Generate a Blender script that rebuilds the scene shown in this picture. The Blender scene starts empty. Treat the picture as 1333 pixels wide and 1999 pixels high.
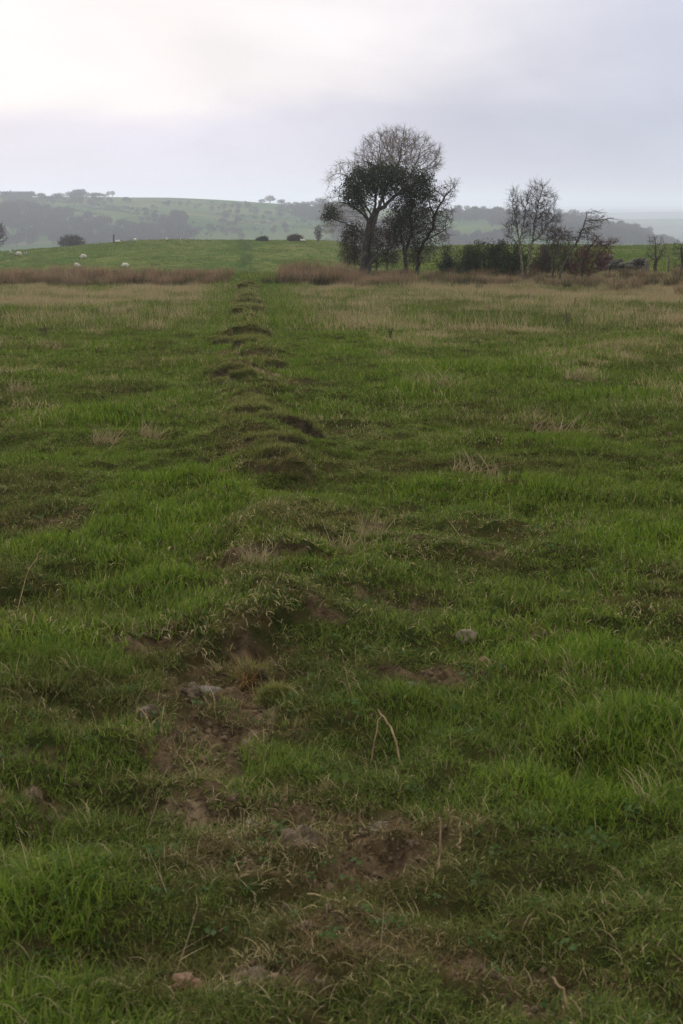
import bpy, math
import numpy as np
from mathutils import Vector

S = bpy.context.scene
COL = S.collection
R = math.radians

# ------------------------------------------------------------------ camera
FPX, CU, CV, HZ = 2900.0, 666.5, 999.5, 400.0      # photo pixels: focal length, centre, eye-level row
EYE = 1.6
PITCH = math.atan((CV - HZ) / FPX)
cam_d = bpy.data.cameras.new('camera')
cam = bpy.data.objects.new('camera', cam_d); COL.objects.link(cam)
cam.location = (0, 0, EYE)
cam.rotation_euler = (math.pi / 2 - PITCH, 0, 0)
cam_d.sensor_fit = 'VERTICAL'
cam_d.sensor_height = 22.2
cam_d.lens = 22.2 * FPX / 1999.0
cam_d.clip_start = 0.05
cam_d.clip_end = 30000
cam_d.dof.use_dof = True
cam_d.dof.focus_distance = 13.0
cam_d.dof.aperture_fstop = 6.3
S.camera = cam

# ------------------------------------------------------------------ sky, sun, exposure
SUN_AZ, SUN_EL = R(-24), R(14)
sdir = Vector((math.sin(SUN_AZ) * math.cos(SUN_EL), math.cos(SUN_AZ) * math.cos(SUN_EL), math.sin(SUN_EL)))
W = bpy.data.worlds.new('World'); S.world = W; W.use_nodes = True
nt = W.node_tree; nt.nodes.clear()
N = nt.nodes.new; L = nt.links.new
out = N('ShaderNodeOutputWorld'); bg = N('ShaderNodeBackground'); L(bg.outputs[0], out.inputs[0])
bg.inputs['Strength'].default_value = 0.0645
sky = N('ShaderNodeTexSky'); sky.sky_type = 'NISHITA'; sky.sun_disc = False
sky.sun_elevation = SUN_EL; sky.sun_rotation = SUN_AZ; sky.dust_density = 3.0
tc = N('ShaderNodeTexCoord')
sep = N('ShaderNodeSeparateXYZ'); L(tc.outputs['Generated'], sep.inputs[0])
mp = N('ShaderNodeMapping'); mp.inputs['Scale'].default_value = (2.4, 2.4, 7.0); L(tc.outputs['Generated'], mp.inputs[0])
nz = N('ShaderNodeTexNoise'); nz.inputs['Scale'].default_value = 1.6; nz.inputs['Detail'].default_value = 7; nz.inputs['Roughness'].default_value = 0.5
nz.inputs['Distortion'].default_value = 0.35
L(mp.outputs[0], nz.inputs['Vector'])
def M(op, a, b=None, c=None):
    m = N('ShaderNodeMath'); m.operation = op
    for i, q in enumerate((a, b, c)):
        if q is None: continue
        if isinstance(q, (int, float)): m.inputs[i].default_value = q
        else: L(q, m.inputs[i])
    return m.outputs[0]
def MR(v, a, b, c, d, smooth=True):
    m = N('ShaderNodeMapRange'); m.interpolation_type = 'SMOOTHSTEP' if smooth else 'LINEAR'
    L(v, m.inputs[0])
    for i, q in enumerate((a, b, c, d)): m.inputs[i + 1].default_value = q
    return m.outputs[0]
def MIXC(f, a, b):
    m = N('ShaderNodeMix'); m.data_type = 'RGBA'
    if isinstance(f, (int, float)): m.inputs[0].default_value = f
    else: L(f, m.inputs[0])
    for i, q in ((6, a), (7, b)):
        if isinstance(q, tuple): m.inputs[i].default_value = (*q, 1)
        else: L(q, m.inputs[i])
    return m.outputs[2]
GL = Vector((math.sin(R(-15)) * math.cos(R(9)), math.cos(R(-15)) * math.cos(R(9)), math.sin(R(9))))
dp = N('ShaderNodeVectorMath'); dp.operation = 'DOT_PRODUCT'; L(tc.outputs['Generated'], dp.inputs[0]); dp.inputs[1].default_value = GL
ncen = M('SUBTRACT', nz.outputs['Fac'], 0.5)
glow = MR(M('ADD', dp.outputs['Value'], M('MULTIPLY', ncen, 0.10)), 0.885, 1.0, 0.0, 1.0)
wide = MR(dp.outputs['Value'], -0.6, 1.0, 0.0, 1.0, False)
el = M('ADD', sep.outputs['Z'], M('MULTIPLY', ncen, 0.11))
band = MR(el, 0.040, 0.082, 0.0, 1.0)                   # the bright cloud deck starts about 3.5 degrees up
low = MR(sep.outputs['Z'], 0.0, 0.055, 0.0, 1.0)
# cloud radiance (in units of strength 0.1)
deck = MIXC(glow, (6.3, 6.5, 7.8), (9.3, 8.8, 8.95))
belt = MIXC(glow, (5.5, 5.8, 7.1), (7.8, 7.6, 9.0))
horiz = MIXC(glow, (6.2, 6.2, 7.4), (7.4, 7.2, 8.4))
cl = MIXC(low, horiz, MIXC(band, belt, deck))
sh = N('ShaderNodeMix'); sh.data_type = 'RGBA'; sh.blend_type = 'MULTIPLY'; sh.inputs[0].default_value = 1.0
L(cl, sh.inputs[6])
zen = MR(sep.outputs['Z'], 0.16, 0.85, 1.0, 2.2)             # an overcast sky is brightest overhead
shade = M('MULTIPLY', zen, M('ADD', 1.0, M('MULTIPLY', ncen, 0.6)))
cmb = N('ShaderNodeCombineColor')                       # overhead the cloud is white rather than lilac
L(M('MULTIPLY', shade, MR(sep.outputs['Z'], 0.16, 0.7, 1.0, 1.08)), cmb.inputs[0]); L(shade, cmb.inputs[1]); L(M('MULTIPLY', shade, MR(sep.outputs['Z'], 0.16, 0.7, 1.0, 0.80)), cmb.inputs[2])
L(cmb.outputs[0], sh.inputs[7])
L(MIXC(0.97, sky.outputs[0], sh.outputs[2]), bg.inputs['Color'])

sun_d = bpy.data.lights.new('sun', 'SUN'); sun_d.energy = 1.5; sun_d.angle = R(11); sun_d.color = (1.0, 0.92, 0.82)
sun = bpy.data.objects.new('sun', sun_d); COL.objects.link(sun)
sun.rotation_euler = (-sdir).to_track_quat('-Z', 'Y').to_euler()
S.view_settings.view_transform = 'Standard'; S.view_settings.look = 'None'
S.view_settings.exposure = 0.62; S.view_settings.gamma = 1.0
S.cycles.max_bounces = 5; S.cycles.diffuse_bounces = 3; S.cycles.volume_bounces = 1
S.cycles.transparent_max_bounces = 8
S.cycles.caustics_reflective = False; S.cycles.caustics_refractive = False
S.cycles.use_denoising = True; S.cycles.denoising_prefilter = 'NONE'

# ------------------------------------------------------------------ noise and the shape of the land
def _h(ix, iy, s):
    v = (ix.astype(np.int64) * 374761393 + iy.astype(np.int64) * 668265263 + s * 1442695041) & 0xffffffff
    v = ((v ^ (v >> 13)) * 1274126177) & 0xffffffff
    return ((v ^ (v >> 16)) & 0xffffff) / 0xffffff * 2 - 1
def vn(x, y, s=0):
    x = np.asarray(x, float); y = np.asarray(y, float)
    ix = np.floor(x); iy = np.floor(y); fx = x - ix; fy = y - iy
    fx = fx * fx * fx * (fx * (fx * 6 - 15) + 10); fy = fy * fy * fy * (fy * (fy * 6 - 15) + 10)
    a = _h(ix, iy, s); b = _h(ix + 1, iy, s); c = _h(ix, iy + 1, s); d = _h(ix + 1, iy + 1, s)
    return (a * (1 - fx) + b * fx) * (1 - fy) + (c * (1 - fx) + d * fx) * fy
def fbm(x, y, s=0, o=4, g=0.5):
    t = 0; a = 1; n = 0
    for k in range(o):
        t = t + a * vn(x, y, s + k * 17); n += a; a *= g; x = x * 2.03 + 5.1; y = y * 2.03 - 3.7
    return t / n
def sst(a, b, x):
    t = np.clip((x - a) / (b - a), 0, 1); return t * t * (3 - 2 * t)
def pch(xs, ys):
    xs = np.array(xs, float); ys = np.array(ys, float); h = np.diff(xs); d = np.diff(ys) / h
    m = np.zeros_like(ys); m[1:-1] = np.where(d[:-1] * d[1:] > 0, 2 * d[:-1] * d[1:] / (d[:-1] + d[1:] + 1e-12), 0); m[0] = d[0]; m[-1] = d[-1]
    def f(x):
        x = np.asarray(x, float); i = np.clip(np.searchsorted(xs, x) - 1, 0, len(h) - 1)
        t = np.clip((x - xs[i]) / h[i], 0, 1); t2 = t * t; t3 = t2 * t
        return (2*t3-3*t2+1)*ys[i] + (t3-2*t2+t)*h[i]*m[i] + (-2*t3+3*t2)*ys[i+1] + (t3-t2)*h[i]*m[i+1]
    return f
PL = pch([-40, 0, 30, 58, 62, 66, 72, 82, 110, 140, 165, 185, 203, 216, 235, 300, 420], [0.9, 0, -0.80, -1.62, -1.66, -1.50, -1.75, -2.5, -4.1, -4.9, -4.3, -3.65, -3.30, -3.45, -4.8, -17, -42])
PR = pch([-40, 0, 30, 58, 62, 66, 72, 90, 120, 150, 172, 185, 210, 300, 420], [0.9, 0, -0.80, -1.62, -1.66, -1.50, -1.62, -1.95, -2.45, -2.75, -3.00, -3.3, -5.0, -18, -42])
CX = pch([-70, -46, -38, -31, -24, -5, -1, 3, 6], [-2.4, -1.35, -0.8, -0.15, 0.05, 0.0, -0.2, -1.4, -1.6])
def xf(y): return 0.10 - 0.0645 * y
def base(x, y):
    w = sst(1.5, 6.5, x * (100 / np.maximum(y, 60)) ** 0.5)
    hill = sst(95, 190, y)
    zl = PL(y) + CX(x) * hill
    zr = PR(y) - 0.5 * sst(14, 3, x) * hill
    return zl * (1 - w) + zr * w

def ray(u, v):
    d = np.array([u - CU, FPX * math.cos(PITCH) + (CV - v) * math.sin(PITCH), -FPX * math.sin(PITCH) + (CV - v) * math.cos(PITCH)])
    return d / d[1]
def at(u, v, Y):                                     # the point of a plane Y metres away seen in photo pixel (u, v)
    d = ray(u, v) * Y; return np.array([d[0], d[1], EYE + d[2]])
def pix(x, y, z):
    c, s = math.cos(PITCH), math.sin(PITCH)
    dz = z - EYE; f = y * c - dz * s; up = y * s + dz * c
    return CU + FPX * x / f, CV - FPX * up / f
YS_ = np.concatenate([np.arange(1.2, 80, 0.02), np.arange(80, 230, 0.2)])
def ground(u, v, hf=None):
    d = ray(u, v); x = d[0] * YS_; z = EYE + d[2] * YS_
    g = (hf or base)(x, YS_); i = int(np.argmax(z < g))
    return x[i], YS_[i], g[i]

# blobs given once as places in the field: (u, v, radius in m, strength)
def blobs(lst):
    return [(*ground(u, v)[:2], rx, ry, s) for u, v, rx, ry, s in lst]
SOIL = blobs([(430, 1345, .22, .34, 1.0), (395, 1420, .20, .36, 1.0), (455, 1390, .18, .32, 1.0), (390, 1500, .16, .24, .95), (420, 1565, .15, .20, .85), (300, 1275, .24, .17, .85),
              (510, 1600, .20, .18, 1.0), (550, 1640, .18, .15, 1.0), (640, 1640, .17, .13, .95), (760, 1600, .16, .10, .6), (840, 1650, .15, .10, .5), (700, 1690, .2, .12, .75),
              (480, 1700, .14, .10, .8), (520, 1940, .18, .08, .95), (360, 1950, .1, .06, .75), (740, 1880, .22, .08, .5), (900, 1900, .2, .09, .5), (620, 1820, .12, .06, .6), (1110, 1975, .16, .06, .7),
              (200, 1435, .10, .10, .7), (110, 1575, .12, .08, .7), (200, 1880, .10, .07, .6), (480, 1300, .16, .22, .9), (800, 1180, .2, .25, .55), (840, 1320, .2, .12, .6),
              (430, 945, .32, .35, .85), (380, 945, .25, .25, .6), (480, 905, .28, .22, .65), (520, 748, .45, .7, .85), (440, 700, .5, 1.0, .8), (670, 1028, .3, .3, .5), (100, 1020, .3, .3, .6), (450, 1115, .3, .3, .6),
              (1020, 1225, .14, .2, .4), (570, 700, .4, .9, .4), (940, 665, .8, 1.2, .35), (1150, 1340, .12, .12, .55)])
TUSS = blobs([(330, 965, .30, .3, 1.0), (225, 822, .42, .5, 1.0), (1050, 970, .4, .4, .9), (60, 1300, .35, .4, 1.0), (800, 1385, .28, .28, .9), (1130, 1300, .30, .3, .8), (1090, 1590, .26, .22, 1.0),
              (430, 1225, .32, .3, .9), (90, 1080, .4, .4, .9), (1260, 1075, .4, .4, 1.0), (640, 1130, .5, .5, .8), (520, 1500, .2, .25, .7), (960, 730, 1.4, 1.2, .6), (300, 1050, .5, .5, .7), (250, 1480, .22, .22, .8),
              (330, 1140, .4, .35, .7), (110, 1820, .22, .16, .8), (800, 780, .6, .7, .8), (780, 960, .5, .4, .7), (1200, 780, 1.0, 1., .6), (880, 1240, .3, .3, .5), (50, 1500, .25, .3, .7), (150, 900, .6, .6, .5), (1250, 1450, .3, .25, .7),
              (600, 1000, .5, .5, .7), (490, 870, .4, .5, .5), (1060, 880, .5, .4, .7), (700, 1250, .3, .25, .6)])
BROWN = blobs([(660, 1690, .42, .25, 1.0), (600, 1880, .5, .18, .9), (450, 1950, .3, .1, .8), (850, 1680, .25, .15, .8), (620, 1330, .3, .4, .8), (700, 1450, .25, .25, .5), (560, 1200, .4, .4, .6), (200, 1430, .25, .3, .6), (350, 1300, .3, .3, .7), (1120, 1450, .4, .3, .5), (850, 900, 1.2, 1., .4)])
FRONTS = [(*ground(u, v)[:2], w, h, l) for u, v, w, h, l in
          [(470, 668, .62, .20, 1.6), (500, 716, .40, .13, .8), (452, 742, .50, .20, 1.0), (480, 795, .42, .15, 1.2), (494, 852, .36, .17, 1.4), (500, 905, .4, .10, .7), (520, 960, .5, .13, 1.2),
           (520, 1120, .36, .13, .8), (590, 1075, .36, .14, .8), (500, 1285, .16, .14, .5), (560, 1225, .35, .08, .6), (475, 640, .55, .16, 1.5), (480, 622, .5, .18, 1.5), (478, 604, .5, .16, 2), (482, 588, .5, .2, 2.5), (478, 574, .55, .22, 3), (482, 566, .5, .2, 2.0)]]
def blobsum(x, y, lst, seed):
    t = np.zeros_like(x)
    if not len(t): return t
    wx = x + 0.05 * vn(x * 9, y * 9, seed); wy = y + 0.05 * vn(x * 9, y * 9, seed + 1)
    for bx, by, rx, ry, s in lst:
        m = (np.abs(x - bx) < 3 * rx) & (np.abs(y - by) < 3 * ry)
        if m.any(): t[m] = np.maximum(t[m], s * np.exp(-(((wx[m] - bx) / rx) ** 2 + ((wy[m] - by) / ry) ** 2)))
    return t
def ridge(x, y):
    t = np.zeros_like(x); f = np.zeros_like(x)
    wx = x + 0.10 * vn(x * 3, y * 3, 61); wy = y + 0.10 * vn(x * 4, y * 2, 62)
    for bx, by, w, h, l in FRONTS:
        dx = (wx - bx - (y - by) * -0.0645) / (w * .72); dy = wy - by
        c = np.clip(1 - dx * dx, 0, 1) ** 0.7
        g = sst(-0.03 - 0.002 * by, 0.03, dy) * np.exp(-np.clip(dy, 0, None) / l)
        t = np.maximum(t, h * c * g)
        f = np.maximum(f, c ** .5 * np.exp(-((dy + 0.02) / (0.05 + 0.004 * by)) ** 2))
    dx = (wx - xf(wy)) / .34; u_ = (.45 * sst(4.6, 6, y) + .55 * sst(8, 12, y)) * sst(62, 58, y)
    t = t + u_ * .12 * np.exp(-dx * dx) * (.75 + .8 * vn(x * 1.1, y * 1.3, 63) + .4 * vn(x * 3.3, y * 3.1, 64))
    return np.maximum(t, 0), f
def soilmask(x, y):
    s = blobsum(x, y, SOIL, 71)
    s = s + 0.38 * (s > 0.03) * fbm(x * 6, y * 6, 73, 3) 
    s = sst(0.26, 0.55, s)
    f = ridge(x, y)[1]
    s = np.maximum(s, sst(.72, .95, f + .35 * fbm(x * 5, y * 5, 77, 2)) * (y < 70))
    spot = sst(0.53, 0.62, fbm(x * 2.6, y * 2.6, 79, 3)) * 0.8 * (y < 30)
    return np.maximum(s, spot)
def near(x, y, soil):
    k = 1 / (1 + (y / 40) ** 2); e = (y < 66) * sst(66, 60, y)
    z = 0.055 * fbm(x * 0.9, y * 0.9, 11, 3) + (0.085 * fbm(x * 2.6, y * 2.6, 21, 3) + 0.040 * fbm(x * 7, y * 7, 25, 2)) * k
    z = z + 0.07 * blobsum(x, y, TUSS, 31) + ridge(x, y)[0] * 1.0
    z = z + soil * k * (0.048 * fbm(x * 13, y * 13, 41, 3, .6) + .014 * np.abs(vn(x * 31, y * 31, 47)) - 0.025)
    return z * e + 0.25 * fbm(x * .12, y * .12, 13, 3) * sst(70, 100, y) + (0.10 * fbm(x * .5, y * .5, 14, 3)) * sst(60, 75, y)
def height(x, y):
    x = np.asarray(x, float); y = np.asarray(y, float) + 0 * x; x = x + 0 * y
    s = soilmask(x.ravel(), y.ravel())
    return (base(x, y).ravel() + near(x.ravel(), y.ravel(), s)).reshape(x.shape)
def hz(x, y): return float(height(np.array([x]), np.array([y]))[0])
def gp(u, v):                                        # ground point seen in photo pixel (u, v)
    x, y, _ = ground(u, v); return x, y, hz(x, y)

# far side of the valley
RIDGE = pch([-420, -299, -254, -195, -164, -119, -65, -30, 15, 105, 150, 195, 222, 253, 275, 299, 420], [10, 9, 8, 8.2, 8.0, 6.6, 2.6, .6, -1.0, -3.4, -5.3, -9.2, -12.5, -18, -26, -33, -50])
def zfar(x, y):
    t = np.clip((y - 470) / 830, 0, 1); p = 0.55 * t + 0.45 * t * t * (3 - 2 * t)
    h = RIDGE(x * 1300 / np.maximum(y, 900))
    z = -44 + (h + 44) * p
    z = z - (h + 52) * sst(1300, 2150, y)
    z = z + 4.5 * fbm(x / 170, y / 170, 301, 3) * sst(500, 700, y) * (1 - sst(1050, 1280, y)) + 1.2 * fbm(x / 60, y / 60, 305, 3)
    for yc, wd, a, s in ((3100, 450, 25, 1), (4700, 600, 28, 2), (6300, 700, 33, 3), (8600, 900, 45, 4)):
        z = z + (a + 7 * fbm(x / (yc * .17), y / 900, 310 + s, 3)) * np.exp(-((y - yc) / wd) ** 2)
    return z
YF_ = np.arange(480, 2500, 2.0)
def far_point(u, v):
    d = ray(u, v); x = d[0] * YF_; z = EYE + d[2] * YF_; g = zfar(x, YF_); i = int(np.argmax(z < g))
    return np.array([x[i], YF_[i], g[i]])

# ------------------------------------------------------------------ mesh helpers
def mesh(name, V, quads=None, tris=None, smooth=True, attr=None):
    me = bpy.data.meshes.new(name)
    V = np.asarray(V, np.float32); me.vertices.add(len(V)); me.vertices.foreach_set('co', V.ravel())
    q = np.asarray(quads if quads is not None else np.zeros((0, 4)), np.int32).reshape(-1, 4)
    t = np.asarray(tris if tris is not None else np.zeros((0, 3)), np.int32).reshape(-1, 3)
    idx = np.concatenate([q.ravel(), t.ravel()]); st = np.concatenate([np.arange(len(q)) * 4, len(q) * 4 + np.arange(len(t)) * 3])
    me.loops.add(len(idx)); me.loops.foreach_set('vertex_index', idx)
    me.polygons.add(len(st)); me.polygons.foreach_set('loop_start', st.astype(np.int32))
    me.update(calc_edges=True)
    if smooth: me.polygons.foreach_set('use_smooth', np.ones(len(st), bool))
    for k, a in (attr or {}).items():
        a = np.asarray(a, np.float32)
        if a.ndim == 1: me.attributes.new(k, 'FLOAT', 'POINT').data.foreach_set('value', a)
        else: me.attributes.new(k, 'FLOAT_VECTOR', 'POINT').data.foreach_set('vector', a.ravel())
    me.validate()
    return me
def obj(name, me, mat=None, parent=None, loc=None):
    o = bpy.data.objects.new(name, me); COL.objects.link(o)
    if mat is not None and me is not None and not me.materials: me.materials.append(mat)
    if parent is not None: o.parent = parent
    if loc is not None: o.location = loc
    return o
def tag(o, label=None, cat=None, group=None, kind=None):
    for k, v in (('label', label), ('category', cat), ('group', group), ('kind', kind)):
        if v: o[k] = v
    return o
def empty(name, loc, label, cat, group=None, rz=0.0):
    o = bpy.data.objects.new(name, None); COL.objects.link(o); o.location = loc; o.rotation_euler = (0, 0, rz)
    o.empty_display_size = 0.2
    return tag(o, label, cat, group)
def copy_tree(o, parent=None):
    c = o.copy(); COL.objects.link(c); c.parent = parent
    for ch in list(o.children): copy_tree(ch, c)
    return c

# ------------------------------------------------------------------ materials
class NB:
    def __init__(s, name):
        s.m = bpy.data.materials.new(name); s.m.use_nodes = True; s.t = s.m.node_tree; s.t.nodes.clear()
        s.o = s.n('ShaderNodeOutputMaterial')
    def n(s, k, **kw):
        x = s.t.nodes.new(k)
        for a, b in kw.items(): setattr(x, a, b)
        return x
    def l(s, a, b): s.t.links.new(a, b)
    def put(s, sock, v):
        if isinstance(v, (int, float)): sock.default_value = v
        elif isinstance(v, tuple): sock.default_value = (*v, 1) if len(v) == 3 and sock.type == 'RGBA' else v
        else: s.l(v, sock)
    def math(s, op, a, b=0.0):
        x = s.n('ShaderNodeMath', operation=op); s.put(x.inputs[0], a); s.put(x.inputs[1], b); return x.outputs[0]
    def mix(s, f, a, b):
        x = s.n('ShaderNodeMix', data_type='RGBA'); s.put(x.inputs[0], f); s.put(x.inputs[6], a); s.put(x.inputs[7], b); return x.outputs[2]
    def rng(s, v, a, b, c=0.0, d=1.0):
        x = s.n('ShaderNodeMapRange'); x.interpolation_type = 'SMOOTHSTEP'; s.put(x.inputs[0], v)
        for i, q in enumerate((a, b, c, d)): x.inputs[i + 1].default_value = q
        return x.outputs[0]
    def pos(s): return s.n('ShaderNodeNewGeometry').outputs['Position']
    def noise(s, scale, detail=4, rough=.55, vec=None, dist=0.0, sc3=None):
        x = s.n('ShaderNodeTexNoise'); v = vec or s.pos()
        if sc3:
            m = s.n('ShaderNodeMapping'); m.inputs['Scale'].default_value = sc3; s.l(v, m.inputs[0]); v = m.outputs[0]
        s.l(v, x.inputs['Vector']); x.inputs['Scale'].default_value = scale; x.inputs['Detail'].default_value = detail
        x.inputs['Roughness'].default_value = rough; x.inputs['Distortion'].default_value = dist
        return x.outputs['Fac']
    def attr(s, name, inst=False):
        x = s.n('ShaderNodeAttribute', attribute_name=name); x.attribute_type = 'INSTANCER' if inst else 'GEOMETRY'; return x
    def bump(s, h, strength=.5, dist=.02):
        x = s.n('ShaderNodeBump'); x.inputs['Strength'].default_value = strength; x.inputs['Distance'].default_value = dist; s.l(h, x.inputs['Height']); return x.outputs[0]
    def bsdf(s, col, rough=.85, normal=None, spec=.25):
        x = s.n('ShaderNodeBsdfPrincipled'); s.put(x.inputs['Base Color'], col); s.put(x.inputs['Roughness'], rough); x.inputs['Specular IOR Level'].default_value = spec
        if normal: s.l(normal, x.inputs['Normal'])
        return x.outputs[0]
    def leafy(s, col, tr=.3, rough=.6, gloss=.012):
        d = s.n('ShaderNodeBsdfDiffuse'); s.put(d.inputs[0], col)
        t = s.n('ShaderNodeBsdfTranslucent'); s.put(t.inputs[0], col)
        m = s.n('ShaderNodeMixShader'); m.inputs[0].default_value = tr; s.l(d.outputs[0], m.inputs[1]); s.l(t.outputs[0], m.inputs[2])
        g = s.n('ShaderNodeBsdfGlossy'); g.inputs['Roughness'].default_value = rough; g.inputs[0].default_value = (.8, .8, .8, 1)
        m2 = s.n('ShaderNodeMixShader'); m2.inputs[0].default_value = gloss; s.l(m.outputs[0], m2.inputs[1]); s.l(g.outputs[0], m2.inputs[2])
        return m2.outputs[0]
    def done(s, sh): s.l(sh, s.o.inputs[0]); return s.m

GREEN1, GREEN2, GREEN3 = (.034, .088, .008), (.190, .265, .026), (.125, .150, .034)
STRAW, STRAW2, RUST = (.42, .345, .19), (.26, .205, .105), (.20, .105, .045)
def grass_material(name, inst=True):
    b = NB(name)
    bl = b.attr('blade'); sp = b.n('ShaderNodeSeparateXYZ'); b.l(bl.outputs['Vector'], sp.inputs[0])
    rnd, t, r2 = sp.outputs
    if inst:
        ti = b.attr('tint', True); s2 = b.n('ShaderNodeSeparateXYZ'); b.l(ti.outputs['Vector'], s2.inputs[0]); dry, vivid, dull = s2.outputs
    else:
        dry, vivid, dull = .12, .5, .3
    g = b.mix(r2, GREEN1, GREEN2)
    g = b.mix(b.math('ADD', b.math('MULTIPLY', vivid, .75), .25), b.mix(r2, (.022, .042, .008), GREEN3), g) if inst else g
    g = b.mix(b.math('MULTIPLY', dull, .8), g, b.mix(r2, (.066, .062, .019), (.128, .106, .038))) if inst else g
    s = b.mix(r2, STRAW2, STRAW)
    f = b.rng(b.math('SUBTRACT', dry, rnd), -.04, .04)
    c = b.mix(f, g, s)
    c = b.mix(b.rng(t, 0, .35, .18, .0), c, (.105, .078, .036))
    return b.done(b.leafy(c, .22, .45, .008))
def grade_material(name, lo, hi, top=None, tr=.2, tmin=.3, tmax=1.0, inst=None):   # blades or leaves, colour by chance, tips of another colour
    b = NB(name); bl = b.attr('blade'); sp = b.n('ShaderNodeSeparateXYZ'); b.l(bl.outputs['Vector'], sp.inputs[0])
    c = b.mix(sp.outputs[0], lo, hi)
    if top: c = b.mix(b.rng(b.math('ADD', sp.outputs[1], b.math('MULTIPLY', b.math('SUBTRACT', sp.outputs[2], .5), .5)), tmin, tmax), c, b.mix(sp.outputs[2], *top))
    if inst:
        q = b.n('ShaderNodeSeparateXYZ'); b.l(b.attr('tint', True).outputs['Vector'], q.inputs[0])
        c = b.mix(b.math('MULTIPLY', q.outputs[0], .7), c, b.mix(sp.outputs[1], inst[0], inst[1])); c = b.mix(b.math('MULTIPLY', q.outputs[1], .6), c, inst[2])
    return b.done(b.leafy(c, tr))
def mottled(name, a, c, scale=6, rough=.9, bump=.4, bd=.02, lo=.35, hi=.65, local=True):
    b = NB(name); v = b.n('ShaderNodeTexCoord').outputs['Object'] if local else None
    n = b.noise(scale, 6, .6, v); n2 = b.noise(scale * 5, 4, .6, v)
    return b.done(b.bsdf(b.mix(b.rng(n, lo, hi), a, c), rough, b.bump(b.math('ADD', n, b.math('MULTIPLY', n2, .5)), bump, bd)))

M_grass = grass_material('meadow grass')
M_clodgrass = grade_material('sod grass', (.060, .095, .016), (.18, .18, .045), ((.12, .15, .03), (.28, .24, .09)), .3)
M_dry = grade_material('dead grass', (.17, .13, .065), (.34, .27, .15), ((.26, .21, .12), (.40, .33, .20)), .3)
M_rush = grade_material('rush blades', (.075, .070, .028), (.150, .105, .055), ((.20, .125, .07), (.37, .26, .165)), .2, .25, .8, inst=((.10, .055, .022), (.24, .150, .080), (.27, .215, .14)))
M_rushgreen = grade_material('green rush blades', (.030, .042, .014), (.085, .080, .028), ((.10, .075, .035), (.20, .135, .075)), .2, .45, 1.1, inst=((.030, .040, .012), (.06, .065, .02), (.13, .10, .05)))
M_bark = mottled('dark bark', (.030, .026, .020), (.066, .056, .043), 5, bump=.6)
M_barkpale = mottled('pale bark', (.085, .072, .052), (.19, .155, .11), 5, bump=.6)
M_barkgrey = mottled('grey bark', (.050, .044, .037), (.100, .088, .072), 5, bump=.5)
M_twigpale = mottled('pale twigs', (.13, .108, .082), (.22, .185, .145), 3)
M_twigdark = mottled('dark twigs', (.040, .033, .028), (.080, .064, .050), 3)
M_twigred = mottled('reddish twigs', (.055, .028, .024), (.115, .045, .040), 3)
M_holly = grade_material('evergreen leaves', (.016, .024, .011), (.042, .052, .020), None, .12)
M_brownleaf = grade_material('withered leaves', (.034, .030, .016), (.090, .058, .028), None, .25)
M_redleaf = grade_material('dark red leaves', (.060, .022, .018), (.150, .034, .030), None, .25)
M_gorse = grade_material('gorse leaves', (.018, .030, .010), (.050, .064, .018), None, .15)
M_stone = mottled('field stone', (.12, .092, .062), (.25, .195, .135), 9, bump=.5)
M_stonegrey = mottled('grey stone', (.07, .062, .052), (.15, .132, .11), 9, bump=.5)
M_stonered = mottled('red stone', (.12, .066, .040), (.22, .135, .085), 9, bump=.5)
M_white = mottled('white stone', (.24, .22, .18), (.42, .39, .33), 9)
M_wall = mottled('wall stone', (.04, .04, .032), (.13, .12, .095), 3, local=False, bump=.7, bd=.04)
M_wood = mottled('weathered wood', (.06, .052, .045), (.13, .115, .10), 8)
M_clod = mottled('turned soil', (.050, .037, .022), (.135, .098, .060), 22, bump=1.0, bd=.02)
M_farwood = grade_material('bare far trees', (.040, .032, .030), (.085, .062, .055), None, .1)
M_farhedge = grade_material('far hedge twigs', (.026, .030, .020), (.060, .052, .036), None, .1)

def field_material():
    b = NB('field soil and turf')
    s = b.attr('soil').outputs['Fac']; fr = b.attr('far').outputs['Fac']; tk = b.attr('track').outputs['Fac']
    thatch = b.mix(b.rng(b.noise(9, 6, .65), .35, .65), (.028, .036, .010), (.065, .054, .022))
    n1 = b.noise(.16, 5, .6, sc3=(1, .55, 1)); n2 = b.noise(1.1, 5, .65); n3 = b.noise(6.0, 3, .6)
    hill = b.mix(b.rng(n1, .40, .62), (.045, .094, .010), (.090, .132, .022))
    hill = b.mix(b.rng(b.math('ADD', n2, b.math('MULTIPLY', n1, .3)), .60, .78), hill, (.150, .150, .050))
    hill = b.mix(b.math('MULTIPLY', b.rng(n3, .52, .66), .45), hill, (.040, .070, .014))
    hill = b.mix(b.math('MULTIPLY', tk, .8), hill, (.030, .055, .012))
    turf = b.mix(fr, thatch, hill)
    e1 = b.noise(14, 7, .68, dist=.4); e2 = b.noise(70, 4, .65)
    earth = b.mix(b.rng(e1, .34, .66), (.048, .034, .018), (.155, .112, .064))
    earth = b.mix(b.rng(b.noise(3.1, 5, .6), .57, .68), earth, (.28, .21, .13))
    earth = b.mix(b.math('MULTIPLY', b.rng(e2, .50, .68), .5), earth, (.030, .018, .011))
    c = b.mix(s, turf, earth)
    hgt = b.math('ADD', e1, b.math('MULTIPLY', e2, .4))
    return b.done(b.bsdf(c, .92, b.bump(hgt, 1.0, .04), 0.0))
M_field = field_material()
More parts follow.
